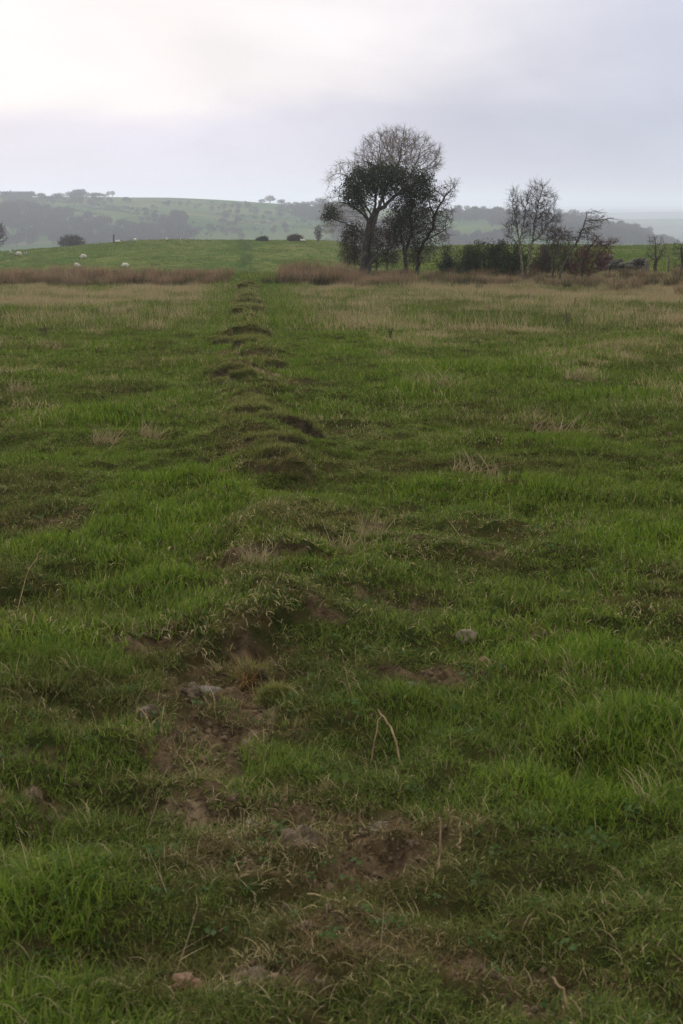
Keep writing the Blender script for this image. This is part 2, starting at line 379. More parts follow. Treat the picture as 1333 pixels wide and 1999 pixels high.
def hills_material():
    b = NB('far fields')
    n1 = b.noise(.008, 4, .5); n2 = b.noise(.05, 5, .6); n3 = b.noise(.3, 3, .6)
    c = b.mix(b.rng(n1, .42, .60), (.042, .080, .024), (.080, .110, .036))
    c = b.mix(b.rng(b.noise(.013, 3, .5, dist=.6), .58, .66), c, (.108, .112, .052))
    c = b.mix(b.math('MULTIPLY', b.rng(n2, .45, .68), .5), c, (.050, .066, .026))
    c = b.mix(b.math('MULTIPLY', b.rng(n3, .5, .7), .3), c, (.045, .055, .026))
    y = b.n('ShaderNodeSeparateXYZ'); b.l(b.pos(), y.inputs[0])
    wood = b.rng(b.noise(.0025, 4, .6), .30, .46)
    c = b.mix(b.math('MULTIPLY', b.rng(y.outputs[1], 1700, 2300), wood), c, (.040, .040, .032))
    return b.done(b.bsdf(c, .95, None, 0.0))
M_hills = hills_material()

# ------------------------------------------------------------------ the land
def tensor(xs, ys):
    X, Y = np.meshgrid(xs, ys); nx = len(xs); n = X.size
    i = np.arange(n).reshape(X.shape)
    q = np.stack([i[:-1, :-1], i[:-1, 1:], i[1:, 1:], i[1:, :-1]], -1).reshape(-1, 4)
    return X.ravel(), Y.ravel(), q
def grow(a, b, d0, g):
    v = [a]
    while v[-1] < b: v.append(v[-1] + max(d0, (v[-1]) * g))
    return v
xp = np.array(grow(0, 430, .022, .016))
xs = np.concatenate([-xp[:0:-1], xp])
ys = np.concatenate([np.arange(-40, -2, 2.0), np.arange(-2, 1.8, .15), np.array(grow(1.8, 420, .018, .0052))])
X, Y, Q = tensor(xs, ys)
SM = soilmask(X, Y)
Z = base(X, Y) + near(X, Y, SM)
trk = np.exp(-((X - xf(Y) - .2 + .35 * vn(Y * .1, Y * 0, 65)) / .8) ** 2) * sst(75, 100, Y) * (.75 + .5 * vn(X * 1.2, Y * .35, 66))
obj('field', mesh('field', np.stack([X, Y, Z], 1), Q, attr={'soil': SM, 'far': sst(40, 75, Y), 'track': trk}), M_field)['kind'] = 'structure'
xs = np.concatenate([np.arange(-900, 901, 7.0)]); xo = np.array(grow(907, 5200, 8, .03)); xs = np.concatenate([-xo[::-1], xs, xo])
ys = np.array(grow(425, 9300, 7, .008))
X, Y, Q = tensor(xs, ys)
obj('far_hills', mesh('far_hills', np.stack([X, Y, zfar(X, Y)], 1), Q), M_hills)['kind'] = 'structure'

# ------------------------------------------------------------------ blades, leaves, tubes
def blades(n, rad, h0, h1, w, lean, curl, rng, seg=3, up=0.0, wtip=.12, pw=1.4):
    a = rng.uniform(0, 2 * np.pi, n); r = rad * np.sqrt(rng.uniform(0, 1, n)); ro = np.stack([r * np.cos(a), r * np.sin(a), 0 * r - .003], 1)
    az = a * up + rng.uniform(0, 2 * np.pi, n) * (1 - up) if up else rng.uniform(0, 2 * np.pi, n)
    H = h0 + (h1 - h0) * rng.uniform(0, 1, n) ** 1.5
    th = np.abs(rng.normal(0, lean, n)); cu = rng.uniform(.2, 1, n) * curl
    tw = az + np.pi / 2 + rng.normal(0, .6, n); wv = np.stack([np.cos(tw), np.sin(tw), 0 * tw], 1) * (w * rng.uniform(.6, 1.2, n))[:, None]
    p = ro.copy(); V = []; T = []
    for k in range(seg + 1):
        t = k / seg; ww = (1 - t ** pw) * .5 + wtip * .5 * t
        V += [p - wv * ww, p + wv * ww]; T += [np.full(n, t)] * 2
        if k < seg:
            q = th + cu * (t + .5 / seg); q = np.minimum(q, 2.2)
            p = p + (H / seg)[:, None] * np.stack([np.sin(q) * np.cos(az), np.sin(q) * np.sin(az), np.cos(q)], 1)
    V = np.stack(V, 1).reshape(-1, 3); m = 2 * (seg + 1); o = (np.arange(n) * m)[:, None]
    q = np.concatenate([o + np.array([[2 * k, 2 * k + 1, 2 * k + 3, 2 * k + 2]]) for k in range(seg)])
    att = np.stack([np.repeat(rng.uniform(0, 1, n), m), np.stack(T, 1).ravel(), np.repeat(rng.uniform(0, 1, n), m)], 1)
    return V, q, att
def join(*parts):
    V = []; Q_ = []; A = []; o = 0
    for v, q, a in parts: V.append(v); Q_.append(q + o); A.append(a); o += len(v)
    return np.concatenate(V), np.concatenate(Q_), np.concatenate(A)
def bmesh_(name, p, mat=None, smooth=True):
    me = mesh(name, p[0], p[1], smooth=smooth, attr={'blade': p[2]})
    if mat: me.materials.append(mat)
    return me
def leaves(C, size, rng, asp=.6, flat=0.0):
    n = len(C); a = rng.normal(0, 1, (n, 3)); a[:, 2] *= 1 - flat; a /= np.linalg.norm(a, axis=1)[:, None]
    b = np.cross(a, rng.normal(0, 1, (n, 3))); b /= np.linalg.norm(b, axis=1)[:, None]
    s = size * rng.uniform(.6, 1.3, n)[:, None]; a = a * s * .5; b = b * s * .5 * asp
    V = np.stack([C - a, C + b, C + a, C - b], 1).reshape(-1, 3); q = np.arange(4 * n).reshape(-1, 4)
    r = np.repeat(rng.uniform(0, 1, n), 4)
    return V, q, np.stack([r, r * 0 + .5, np.repeat(rng.uniform(0, 1, n), 4)], 1)
def tubes(A, B, ra, rb, sides):
    d = B - A; ln = np.linalg.norm(d, axis=1)[:, None]; d = d / np.maximum(ln, 1e-9)
    ref = np.where(np.abs(d[:, 2:3]) > .9, np.array([[1., 0, 0]]), np.array([[0, 0, 1.]]))
    u = np.cross(d, ref); u /= np.linalg.norm(u, axis=1)[:, None]; w = np.cross(d, u)
    th = np.arange(sides) * 2 * np.pi / sides; n = len(A)
    ring = u[:, None] * np.cos(th)[None, :, None] + w[:, None] * np.sin(th)[None, :, None]
    A2 = A - d * np.minimum(ra[:, None] * .35, ln * .3); B2 = B + d * np.minimum(rb[:, None] * .35, ln * .3)
    V = np.concatenate([A2[:, None] + ring * ra[:, None, None], B2[:, None] + ring * rb[:, None, None]], 1).reshape(-1, 3)
    k = np.arange(sides); k2 = (k + 1) % sides
    q = np.stack([k, k2, k2 + sides, k + sides], 1)[None] + (np.arange(n) * 2 * sides)[:, None, None]
    return V, q.reshape(-1, 4), np.full((len(V), 3), .5)
GID = []
def colonize(guides, AT, D, infl, kill, rng, trop=(0, 0, .1), iters=90, jit=.18):
    P = []; PA = []; GID.clear()
    for gi_, g in enumerate(guides):
        g = [np.asarray(q, float) for q in g]; prev = -1
        if P:
            dd = np.linalg.norm(np.array(P) - g[0], axis=1); j = int(np.argmin(dd))
            if dd[j] < D * 1.5: prev = j
        if prev < 0: P.append(g[0]); PA.append(-1); prev = len(P) - 1
        for a, b in zip(g[:-1], g[1:]):
            n = max(1, int(round(np.linalg.norm(b - a) / D)))
            for k in range(1, n + 1):
                P.append(a + (b - a) * k / n + rng.normal(0, D * .10, 3)); PA.append(prev); prev = len(P) - 1
        GID.extend([gi_] * (len(P) - len(GID)))
    P = np.array(P); PA = list(PA); trop = np.array(trop)
    dist = np.linalg.norm(AT[:, None] - P[None], axis=2); near_i = dist.argmin(1); near_d = dist.min(1); alive = near_d > kill * .6
    kc = np.zeros(len(P) + 1, int)
    for _ in range(iters):
        alive &= kc[near_i] < 3; ok = alive & (near_d < infl)
        if not ok.any(): break
        ids, inv = np.unique(near_i[ok], return_inverse=True)
        d = AT[ok] - P[near_i[ok]]; d /= np.linalg.norm(d, axis=1)[:, None]
        s = np.zeros((len(ids), 3)); np.add.at(s, inv, d); s /= np.linalg.norm(s, axis=1)[:, None] + 1e-9
        s = s + trop + rng.normal(0, jit, s.shape); s /= np.linalg.norm(s, axis=1)[:, None]
        new = P[ids] + s * D; o = len(P); P = np.concatenate([P, new]); PA += list(ids); kc[ids] += 1; kc = np.concatenate([kc, np.zeros(len(new), int)])
        dn = np.linalg.norm(AT[:, None] - new[None], axis=2); j = dn.argmin(1); m = dn.min(1)
        b = m < near_d; near_d = np.where(b, m, near_d); near_i = np.where(b, j + o, near_i); alive &= near_d > kill
    PA = np.array(PA); cnt = np.zeros(len(P)); kids = np.zeros(len(P), int)
    for i in range(len(P) - 1, -1, -1):
        if kids[i] == 0: cnt[i] = 1
        if PA[i] >= 0: cnt[PA[i]] += cnt[i]; kids[PA[i]] += 1
    return P, PA, cnt, kids
def skeleton(guides, AT, D, infl, kill, rng, rroot, rtip, twigs=2, twl=.4, twr=.007, thr=.03, twmax=3, tw_up=.2, lift=(0, 0, 0), gr=None, **kw):
    P, PA, cnt, kids = colonize(guides, AT, D, infl, kill, rng, **kw)
    k = math.log(rroot / rtip) / math.log(max(cnt.max(), 2)); r = rtip * cnt ** k
    if gr:
        gid = np.array(GID)
        for q, v in enumerate(gr):
            w = np.where(gid == q)[0]; r[w] = np.maximum(r[w], v * np.linspace(1, .55, len(w)))
    e = np.where(PA >= 0)[0]; A = P[PA[e]]; B = P[e]; rb = r[e]; ra = np.minimum(r[PA[e]], rb * 1.35)
    th = rb >= thr
    root = np.arange(len(P))
    for i in range(len(P)):
        if PA[i] >= 0: root[i] = root[PA[i]]
    rt = root[e]; trunk = [tubes(A[th & (rt == q)], B[th & (rt == q)], ra[th & (rt == q)], rb[th & (rt == q)], 8) for q in np.unique(rt[th])]; thin = [tubes(A[~th], B[~th], ra[~th], rb[~th], 4)]
    ends = e[cnt[e] <= twmax]
    if twigs and len(ends):
        i = np.repeat(ends, twigs); d0 = P[i] - P[PA[i]]; d0 /= np.linalg.norm(d0, axis=1)[:, None] + 1e-9
        d = d0 + rng.normal(0, .5, d0.shape) + np.array([0, 0, tw_up]) + np.array(lift); d /= np.linalg.norm(d, axis=1)[:, None]
        ln = twl * rng.uniform(.45, 1.2, len(i))[:, None]
        st = P[i] - d0 * D * rng.uniform(0, 1, (len(i), 1)); m = st + d * ln * .5
        d2 = d + rng.normal(0, .28, d.shape) + np.array([0, 0, tw_up * .6]) + np.array(lift); d2 /= np.linalg.norm(d2, axis=1)[:, None]
        f = m + d2 * ln * .5; o = np.full(len(i), twr)
        d3 = d + rng.normal(0, .6, d.shape) + np.array(lift); d3 /= np.linalg.norm(d3, axis=1)[:, None]
        thin += [tubes(st, m, o, o * .8, 3), tubes(m, f, o * .8, o * .4, 3), tubes(m, m + d3 * ln * .45, o * .6, o * .35, 3)]
    return trunk, join(*thin), P, PA, cnt
def ellips(lst, Y, n, rng, depth=.75, shell=0.0):    # points filling lobes of a crown: (u, v, ru, rv[, dy[, weight]]) at Y metres
    w = np.array([q[2] * q[3] * (q[5] if len(q) > 5 else 1) for q in lst]); w = w / w.sum(); out_ = []
    for q, c in zip(lst, rng.multinomial(n, w)):
        s = Y / FPX; C = at(q[0], q[1], Y); C[1] += q[4] if len(q) > 4 else 0
        d = rng.normal(0, 1, (c, 3)); d /= np.linalg.norm(d, axis=1)[:, None]; r = (shell + (1 - shell) * rng.uniform(0, 1, c) ** (1 / 3))[:, None]
        out_.append(C + d * r * np.array([q[2] * s, (q[2] + q[3]) / 2 * s * depth, q[3] * s]))
    return np.concatenate(out_)
def rootfix(pts):                                    # first point of a stem goes into the ground
    p = [np.array(q, float) for q in pts]; p[0][2] = hz(p[0][0], p[0][1]) - .08; return p
def tree(name, label, cat, guides, AT, rng, mats, leaf=None, group=None, parts=('trunk', 'crown', 'foliage'), **kw):
    base_ = guides[0][0]; t, c, P, PA, cnt = skeleton(guides, AT, rng=rng, **kw)
    o = empty(name, base_, label, cat, group); off = base_
    for q in t: obj(parts[0], bmesh_(parts[0], (q[0] - off, q[1], q[2])), mats[0], o)
    obj(parts[1], bmesh_(parts[1], (c[0] - off, c[1], c[2])), mats[1], o)
    if leaf is not None:
        n, size, spread, sel, m = leaf
        ends = P[(cnt <= 6)]; ends = ends[sel(ends)] if sel else ends
        C = np.repeat(ends, n, 0); C = C + rng.normal(0, spread, C.shape)
        lv = leaves(C - off, size, rng)
        obj(parts[2], bmesh_(parts[2], lv, smooth=False), m, o)
    return o

# ------------------------------------------------------------------ the trees along the bank
YT = 66.0
z3 = lambda a, b: (600 + a / 4.166, 230 + b / 4.166)          # coordinates of the enlarged view used for the tree group
def zp(a, b, Y, dy=0.0): p = at(*z3(a, b), Y); p[1] += dy; return p
def zl(lst): return [(*z3(q[0], q[1]), q[2] / 4.166, q[3] / 4.166, *q[4:]) for q in lst]
rng = np.random.default_rng(11)
# tall pale bare tree behind
YB = 71.0
g = [rootfix([zp(480, 1215, YB), zp(505, 1000, YB), zp(570, 760, YB), zp(640, 560, YB)]),
     [zp(505, 1000, YB), zp(520, 800, YB, -.3), zp(430, 640, YB, -.5)], [zp(570, 760, YB), zp(800, 560, YB, .5), zp(860, 420, YB, .6)], [zp(640, 560, YB), zp(600, 380, YB, .3)], [zp(640, 560, YB), zp(740, 360, YB, -.3)]]
A = ellips(zl([(680, 400, 330, 300), (860, 330, 250, 190), (400, 560, 260, 210), (620, 260, 200, 165), (760, 240, 200, 140), (960, 340, 150, 120), (250, 620, 130, 150), (260, 860, 150, 130), (300, 780, 170, 170)]), YB, 5200, rng); A = A[vn(A[:, 0] * 1.1 + 3, A[:, 2] * 1.1 + A[:, 1] * .7, 19) > -.38]
tree('bare_tree', 'tall pale bare tree with a domed fan of fine twigs behind the dark leaning tree', 'tree', g, A, rng, (M_barkgrey, M_twigpale), D=.15, infl=1.6, kill=.18, rroot=.11, rtip=.0065, twigs=4, twl=.42, twr=.0048, thr=.022, trop=(0, 0, .22), tw_up=.35)
# dark leaning evergreen-clad tree in front
g = [rootfix([zp(435, 1250, YT), zp(462, 1120, YT), zp(480, 980, YT), zp(505, 850, YT), zp(550, 755, YT)]),
     rootfix([zp(488, 1275, YT, -.15), zp(512, 1190, YT, -.15), zp(545, 1140, YT, -.1), zp(610, 1085, YT), zp(690, 1045, YT, .1)]), 
     [zp(505, 850, YT), zp(450, 730, YT, -.3), zp(400, 640, YT, -.5)], [zp(505, 850, YT), zp(440, 770, YT), zp(330, 700, YT), zp(260, 690, YT)],
     [zp(480, 980, YT), zp(400, 890, YT), zp(330, 865, YT), zp(230, 830, YT), zp(180, 800, YT)],
     [zp(550, 755, YT), zp(555, 640, YT), zp(540, 540, YT)], [zp(550, 755, YT), zp(630, 720, YT), zp(700, 640, YT), zp(800, 575, YT), zp(880, 530, YT)], [zp(630, 720, YT), zp(600, 600, YT, -.5), zp(620, 500, YT, -.6)],
     [zp(690, 1045, YT, .1), zp(720, 900, YT, .3), zp(790, 790, YT, .3)]]
fol = zl([(410, 520, 100, 110), (500, 460, 130, 80), (620, 440, 130, 70), (700, 470, 120, 80), (560, 560, 110, 90), (320, 620, 100, 90), (820, 480, 130, 65), (930, 500, 100, 60), (230, 740, 80, 60), (180, 800, 60, 50), (430, 640, 90, 80), (340, 560, 70, 80), (960, 590, 90, 70), (860, 620, 90, 60), (380, 900, 60, 50), (650, 560, 80, 60), (740, 880, 60, 60), (800, 790, 60, 60)])
A = ellips(fol, YT, 1900, rng, depth=1.6)
tree('leaning_tree', 'dark leaning two stemmed tree with a windswept umbrella of evergreen foliage', 'tree', g, A, rng, (M_bark, M_twigdark), leaf=(30, .08, .12, lambda p: vn(p[:, 0] * 1.7, p[:, 2] * 1.7 + p[:, 1], 15) > -.72, M_holly), D=.15, infl=1.5, kill=.2, rroot=.135, rtip=.007, twigs=2, twl=.3, twr=.006, thr=.02, trop=(-.05, 0, .08), tw_up=.1, jit=.25, gr=(.105, .08, .05, .05, .04, .06, .075, .05, .05))
# brownish many-stemmed tree on the right
YC = 66.6
g = [rootfix([zp(815, 1240, YC), zp(790, 1100, YC), zp(760, 960, YC), zp(770, 820, YC)]), rootfix([zp(893, 1240, YC, .2), zp(905, 1120, YC, .2), zp(945, 1010, YC), zp(1020, 900, YC), zp(1030, 800, YC), zp(1075, 720, YC), zp(1110, 640, YC), zp(1180, 570, YC)]),
     [zp(790, 1100, YC), zp(850, 950, YC), zp(835, 800, YC), zp(870, 680, YC)], [zp(760, 960, YC), zp(700, 880, YC)], [zp(1030, 800, YC), zp(990, 700, YC)], [zp(945, 1010, YC), zp(1080, 930, YC), zp(1130, 900, YC)]]
A = ellips(zl([(800, 760, 150, 160), (900, 640, 150, 120), (720, 900, 110, 120), (880, 930, 170, 130), (1020, 900, 140, 120), (1090, 800, 110, 110), (1150, 600, 75, 90), (1050, 660, 110, 100), (960, 780, 130, 130), (780, 1000, 110, 70), (1180, 560, 50, 70), (1100, 980, 70, 60), (900, 1120, 100, 90), (820, 1140, 60, 70), (980, 1060, 80, 70)]), YC, 2800, rng)
lim = at(*z3(1010, 0), YC)[0]
tree('brown_tree', 'brownish many stemmed tree with withered leaves and a bare top at its right side', 'tree', g, A, rng, (M_bark, M_twigdark), leaf=(20, .07, .15, lambda p: p[:, 0] + .5 * np.sin(p[:, 2] * 9) < lim, M_brownleaf), D=.14, infl=1.5, kill=.17, rroot=.085, rtip=.0065, twigs=4, twl=.38, twr=.006, thr=.02, trop=(.06, 0, .08), tw_up=.15, jit=.25)
# low dark thicket at its foot
YD = 69.0
g = [rootfix([zp(380, 1150, YD), zp(380, 1050, YD)]), rootfix([zp(330, 1150, YD), zp(320, 1040, YD)]), rootfix([zp(440, 1150, YD), zp(450, 1020, YD)]), rootfix([zp(560, 1150, YD), zp(570, 1000, YD)]), rootfix([zp(650, 1150, YD), zp(660, 1020, YD)])]
A = ellips(zl([(360, 1020, 100, 110), (460, 990, 90, 100), (560, 980, 90, 110), (660, 1000, 90, 90), (320, 950, 60, 60), (360, 1100, 90, 60), (460, 1100, 90, 60), (570, 1100, 90, 60), (680, 1090, 80, 60), (350, 1160, 90, 50), (440, 1160, 90, 50), (570, 1160, 90, 50), (680, 1150, 90, 50)]), YD, 2200, rng, depth=1.2)
tree('thicket', 'low dark twiggy thicket behind the foot of the leaning tree', 'bush', g, A, rng, (M_twigdark, M_twigdark), leaf=(30, .06, .15, None, M_brownleaf), parts=('stem', 'twigs', 'foliage'), D=.14, infl=1.5, kill=.2, rroot=.028, rtip=.006, twigs=3, twl=.35, twr=.006, thr=.02, jit=.3)

z4 = lambda a, b: (870 + a / 2.88, 320 + b / 2.88)
def yp(a, b, Y, dy=0.0): p = at(*z4(a, b), Y); p[1] += dy; return p
def yl(lst): return [(*z4(q[0], q[1]), q[2] / 2.88, q[3] / 2.88, *q[4:]) for q in lst]
YE = 63.5
g = [rootfix([yp(438, 640, YE), yp(425, 540, YE), yp(415, 440, YE), yp(395, 320, YE), yp(375, 220, YE)]), rootfix([yp(455, 632, YE, .1), yp(468, 540, YE, .1), yp(490, 440, YE, .1), yp(495, 340, YE), yp(520, 220, YE), yp(545, 140, YE)]),
     [yp(490, 440, YE), yp(560, 370, YE), yp(610, 290, YE)], [yp(415, 440, YE), yp(440, 330, YE), yp(450, 230, YE)], [yp(420, 490, YE), yp(370, 400, YE)]]
A = ellips(yl([(390, 250, 45, 110), (440, 280, 60, 120), (500, 240, 70, 130), (560, 260, 70, 120), (590, 330, 60, 80), (530, 380, 80, 70), (370, 380, 50, 60), (450, 380, 60, 60), (535, 150, 45, 50), (620, 410, 40, 40)]), YE, 2000, rng)
tree('small_bare_tree', 'small bare tree with two pale stems in front of the dark gorse', 'tree', g, A, rng, (M_barkpale, M_twigdark), D=.12, infl=1.2, kill=.14, rroot=.055, rtip=.005, twigs=4, twl=.38, twr=.0042, thr=.018, trop=(.06, 0, .35), tw_up=.6, jit=.14)
YG = 64.0
g = [rootfix([yp(632, 645, YG), yp(660, 570, YG), yp(700, 500, YG), yp(745, 430, YG), yp(765, 370, YG), yp(785, 320, YG)]), [yp(785, 320, YG), yp(840, 318, YG), yp(900, 310, YG)], [yp(785, 320, YG), yp(790, 285, YG), yp(830, 262, YG)], [yp(765, 370, YG), yp(830, 350, YG)]]
A = ellips(yl([(850, 315, 60, 18), (810, 275, 40, 18), (860, 280, 30, 15), (920, 308, 28, 10), (770, 400, 60, 40), (820, 350, 60, 25), (720, 450, 40, 40)]), YG, 420, rng, depth=2.0)
tree('windswept_tree', 'thin windswept tree leaning right with streaming bare top', 'tree', g, A, rng, (M_barkgrey, M_twigdark), D=.13, infl=1.0, kill=.17, rroot=.042, rtip=.007, twigs=2, twl=.3, twr=.006, thr=.018, trop=(.35, 0, 0), tw_up=0, lift=(.5, 0, 0))
YH = 65.2
g = [rootfix([yp(600, 640, YH), yp(610, 520, YH), yp(640, 420, YH)]), rootfix([yp(625, 640, YH, .2), yp(650, 520, YH, .2)]), rootfix([yp(560, 640, YH), yp(575, 520, YH)])]
A = ellips(yl([(620, 430, 60, 70), (660, 420, 60, 60), (600, 520, 80, 70), (680, 520, 60, 60), (560, 560, 50, 50)]), YH, 700, rng)
tree('bare_shrub', 'grey bare shrub between the small bare tree and the red bush', 'bush', g, A, rng, (M_barkgrey, M_twigdark), parts=('stem', 'twigs', 'foliage'), leaf=(6, .05, .1, None, M_brownleaf), D=.13, infl=1.2, kill=.15, rroot=.035, rtip=.005, twigs=6, twl=.3, twr=.0055, thr=.016, jit=.28)
YI = 64.4
g = [rootfix([yp(760, 650, YI), yp(770, 560, YI), yp(800, 480, YI), yp(850, 420, YI)]), rootfix([yp(795, 650, YI, .2), yp(830, 560, YI, .2), yp(900, 470, YI), yp(960, 435, YI)]), rootfix([yp(725, 650, YI), yp(735, 560, YI)])]
A = ellips(yl([(800, 560, 80, 75), (740, 590, 60, 55), (860, 500, 65, 60), (840, 440, 45, 40), (900, 450, 60, 25), (770, 500, 60, 50), (880, 550, 50, 50)]), YI, 1000, rng, depth=1.0)
tree('red_bush', 'dark red leaning bush between the windswept tree and stone wall', 'bush', g, A, rng, (M_twigdark, M_twigred), parts=('stem', 'twigs', 'foliage'), leaf=(11, .055, .11, None, M_redleaf), D=.13, infl=1.2, kill=.18, rroot=.04, rtip=.006, twigs=5, twl=.3, twr=.006, thr=.016, trop=(.15, 0, .05), lift=(.25, 0, 0), jit=.28)
YJ = 69.5
g = [rootfix([yp(1178, 612, YJ), yp(1178, 530, YJ), yp(1180, 450, YJ)]), [yp(1178, 560, YJ), yp(1220, 490, YJ)], [yp(1178, 540, YJ), yp(1130, 510, YJ)]]
A = ellips(yl([(1180, 430, 55, 35), (1220, 480, 30, 50), (1150, 500, 40, 40), (1190, 500, 45, 60)]), YJ, 480, rng)
tree('gnarled_shrub', 'small gnarled bare shrub beside the post at the wall end', 'bush', g, A, rng, (M_bark, M_twigdark), parts=('stem', 'twigs', 'foliage'), D=.13, infl=1.2, kill=.18, rroot=.08, rtip=.007, twigs=3, twl=.28, twr=.006, thr=.018, jit=.3)
YK = 66.0
g = [rootfix([yp(1335, 640, YK), yp(1330, 540, YK), yp(1325, 460, YK)]), rootfix([yp(1370, 640, YK), yp(1390, 520, YK)])]
A = ellips(yl([(1310, 490, 45, 60), (1340, 540, 60, 70), (1390, 480, 60, 70)]), YK, 600, rng)
tree('edge_shrub', 'bare brown shrub cut off by the right edge of the picture', 'bush', g, A, rng, (M_bark, M_twigdark), parts=('stem', 'twigs', 'foliage'), leaf=(2, .05, .1, None, M_brownleaf), D=.13, infl=1.2, kill=.18, rroot=.07, rtip=.007, twigs=3, twl=.3, twr=.006, thr=.018, jit=.3)

# gorse: leafy lumps on short stems
def gorse(label, lobes, Y, n, seed, mat=M_gorse, name='gorse_bush', size=.085):
    r = np.random.default_rng(seed); C = ellips(lobes, Y, n, r, depth=1.0, shell=.55)
    x0 = np.mean([q[0] for q in lobes]); x, y = at(x0, 530, Y)[:2]; b_ = np.array([x, y, hz(x, y)])
    C = C + .22 * np.stack([vn(C[:, 0] * 3, C[:, 2] * 3, 5), vn(C[:, 0] * 3, C[:, 1] * 3, 6), vn(C[:, 1] * 3, C[:, 2] * 3, 7)], 1) * 2
    k = r.uniform(0, 1, n) < .35; C[k, 2] = C[k, 2] - r.uniform(0, .5, int(k.sum())); C = C + r.normal(0, .05, C.shape)
    C = C[C[:, 2] > height(C[:, 0], C[:, 1]) - .02]
    o = empty(name, b_, label, 'bush', 'dark bushes on the bank')
    obj('foliage', bmesh_('foliage', leaves(C - b_, size, r, .4), smooth=False), mat, o)
    k = r.choice(len(C), 60); B = C[k]; A_ = np.stack([b_[0] + (B[:, 0] - b_[0]) * .5, b_[1] + (B[:, 1] - b_[1]) * .5, 0 * B[:, 2]], 1); A_[:, 2] = height(A_[:, 0], A_[:, 1]) - .05
    obj('stems', bmesh_('stems', (lambda t: (t[0] - b_, t[1], t[2]))(tubes(A_, B, np.full(60, .03), np.full(60, .012), 5))), M_twigdark, o)
    return o
gorse('low dark gorse bush right of the brown tree', [(892, 510, 24, 22), (915, 508, 24, 22), (870, 514, 22, 20)], 68.5, 6500, 1)
gorse('broad dark gorse bush left of the small bare tree', [(945, 508, 28, 26), (925, 516, 26, 22), (965, 514, 26, 24)], 66.8, 8500, 2)
gorse('tallest rounded gorse bush behind the small bare tree', [(992, 492, 24, 24), (980, 508, 26, 28), (1008, 508, 24, 26)], 66.2, 8500, 3)
gorse('low brownish bush behind the grey bare shrub', [(1050, 514, 26, 20), (1085, 512, 26, 22), (1120, 518, 22, 18)], 68.2, 5500, 4, M_brownleaf, 'brown_bush')

# bushes and trees at the hill's far edge
def far_bush(name, label, u, v, w, h, Y, seed, mat, lean=0.0, leaf=True, cat='bush'):
    r = np.random.default_rng(seed); s = Y / FPX
    b_ = at(u, v, Y); b_[2] = max(min(b_[2], float(base(np.array([b_[0]]), np.array([Y]))[0])), b_[2] - .6)
    top = at(u, v - h, Y)[2]; H = top - b_[2]
    g = [[b_ - np.array([0, 0, .3]), b_ + np.array([lean * H * .3, 0, H * .35])]]
    Cc = np.array([lean * H * .4, 0, H * .62]); d = r.normal(0, 1, (700, 3)); d /= np.linalg.norm(d, axis=1)[:, None]
    A_ = b_ + Cc + d * (r.uniform(0, 1, (700, 1)) ** .4) * np.array([w * s / 2, w * s / 2, H * .40]); A_[:, 0] += lean * (A_[:, 2] - b_[2])
    return tree(name, label, cat, g, A_, r, (M_twigdark, M_twigdark), leaf=(3, .16, .15, None, mat) if leaf else None, D=H / 14, infl=H, kill=H / 13, rroot=H * .035, rtip=H * .006, twigs=4, twl=H * .13, twr=H * .0042, thr=H * .012, jit=.3)
far_bush('round_tree', 'rounded bare brown tree standing behind the left end of the hill', 140, 492, 52, 34, 235, 21, M_brownleaf, cat='tree')
far_bush('dark_tree', 'dark bare tree cut off by the left edge beyond the hill', -12, 500, 50, 72, 240, 22, M_brownleaf, cat='tree')
far_bush('crest_bush', 'small dark bush leaning right on the hill crest', 505, 476, 22, 13, 206, 23, M_holly, lean=.5)
far_bush('crest_shrub', 'broad dark shrub beside the lying sheep on the crest', 576, 476, 32, 17, 207, 24, M_brownleaf)
far_bush('crest_sapling', 'thin pale bare sapling on the crest left of the tall trees', 621, 478, 16, 38, 205, 25, M_brownleaf, leaf=False, cat='tree')

# ------------------------------------------------------------------ stone wall and posts
def lump(rng, sx, sy, sz, sub=2, rough=.18, flat=False):
    import bmesh
    bm = bmesh.new(); bmesh.ops.create_icosphere(bm, subdivisions=sub, radius=1)
    V = np.array([v.co[:] for v in bm.verts]); F = np.array([[v.index for v in f.verts] for f in bm.faces]); bm.free()
    o = rng.uniform(0, 100, 3)
    k = 1 + rough * (vn(V[:, 0] * 1.4 + o[0], V[:, 1] * 1.4 + V[:, 2] * 1.1 + o[1], 3) + .5 * vn(V[:, 0] * 3.1 + o[1], V[:, 2] * 3.1 + V[:, 1] * 2 + o[2], 4))
    V = np.sign(V) * np.abs(V) ** (.7 if flat else .9) * k[:, None]
    return V * np.array([sx, sy, sz]), F
rng = np.random.default_rng(40)
wx0, wy0 = at(1165, 525, 71)[0], 71.0; wx1, wy1 = at(1258, 525, 70)[0], 70.0
wall = empty('stone_wall', ((wx0 + wx1) / 2, 70.5, hz((wx0 + wx1) / 2, 70.5)), 'low dark tumbledown dry stone wall behind the rushes at right', 'wall')
wo = np.array(wall.location)
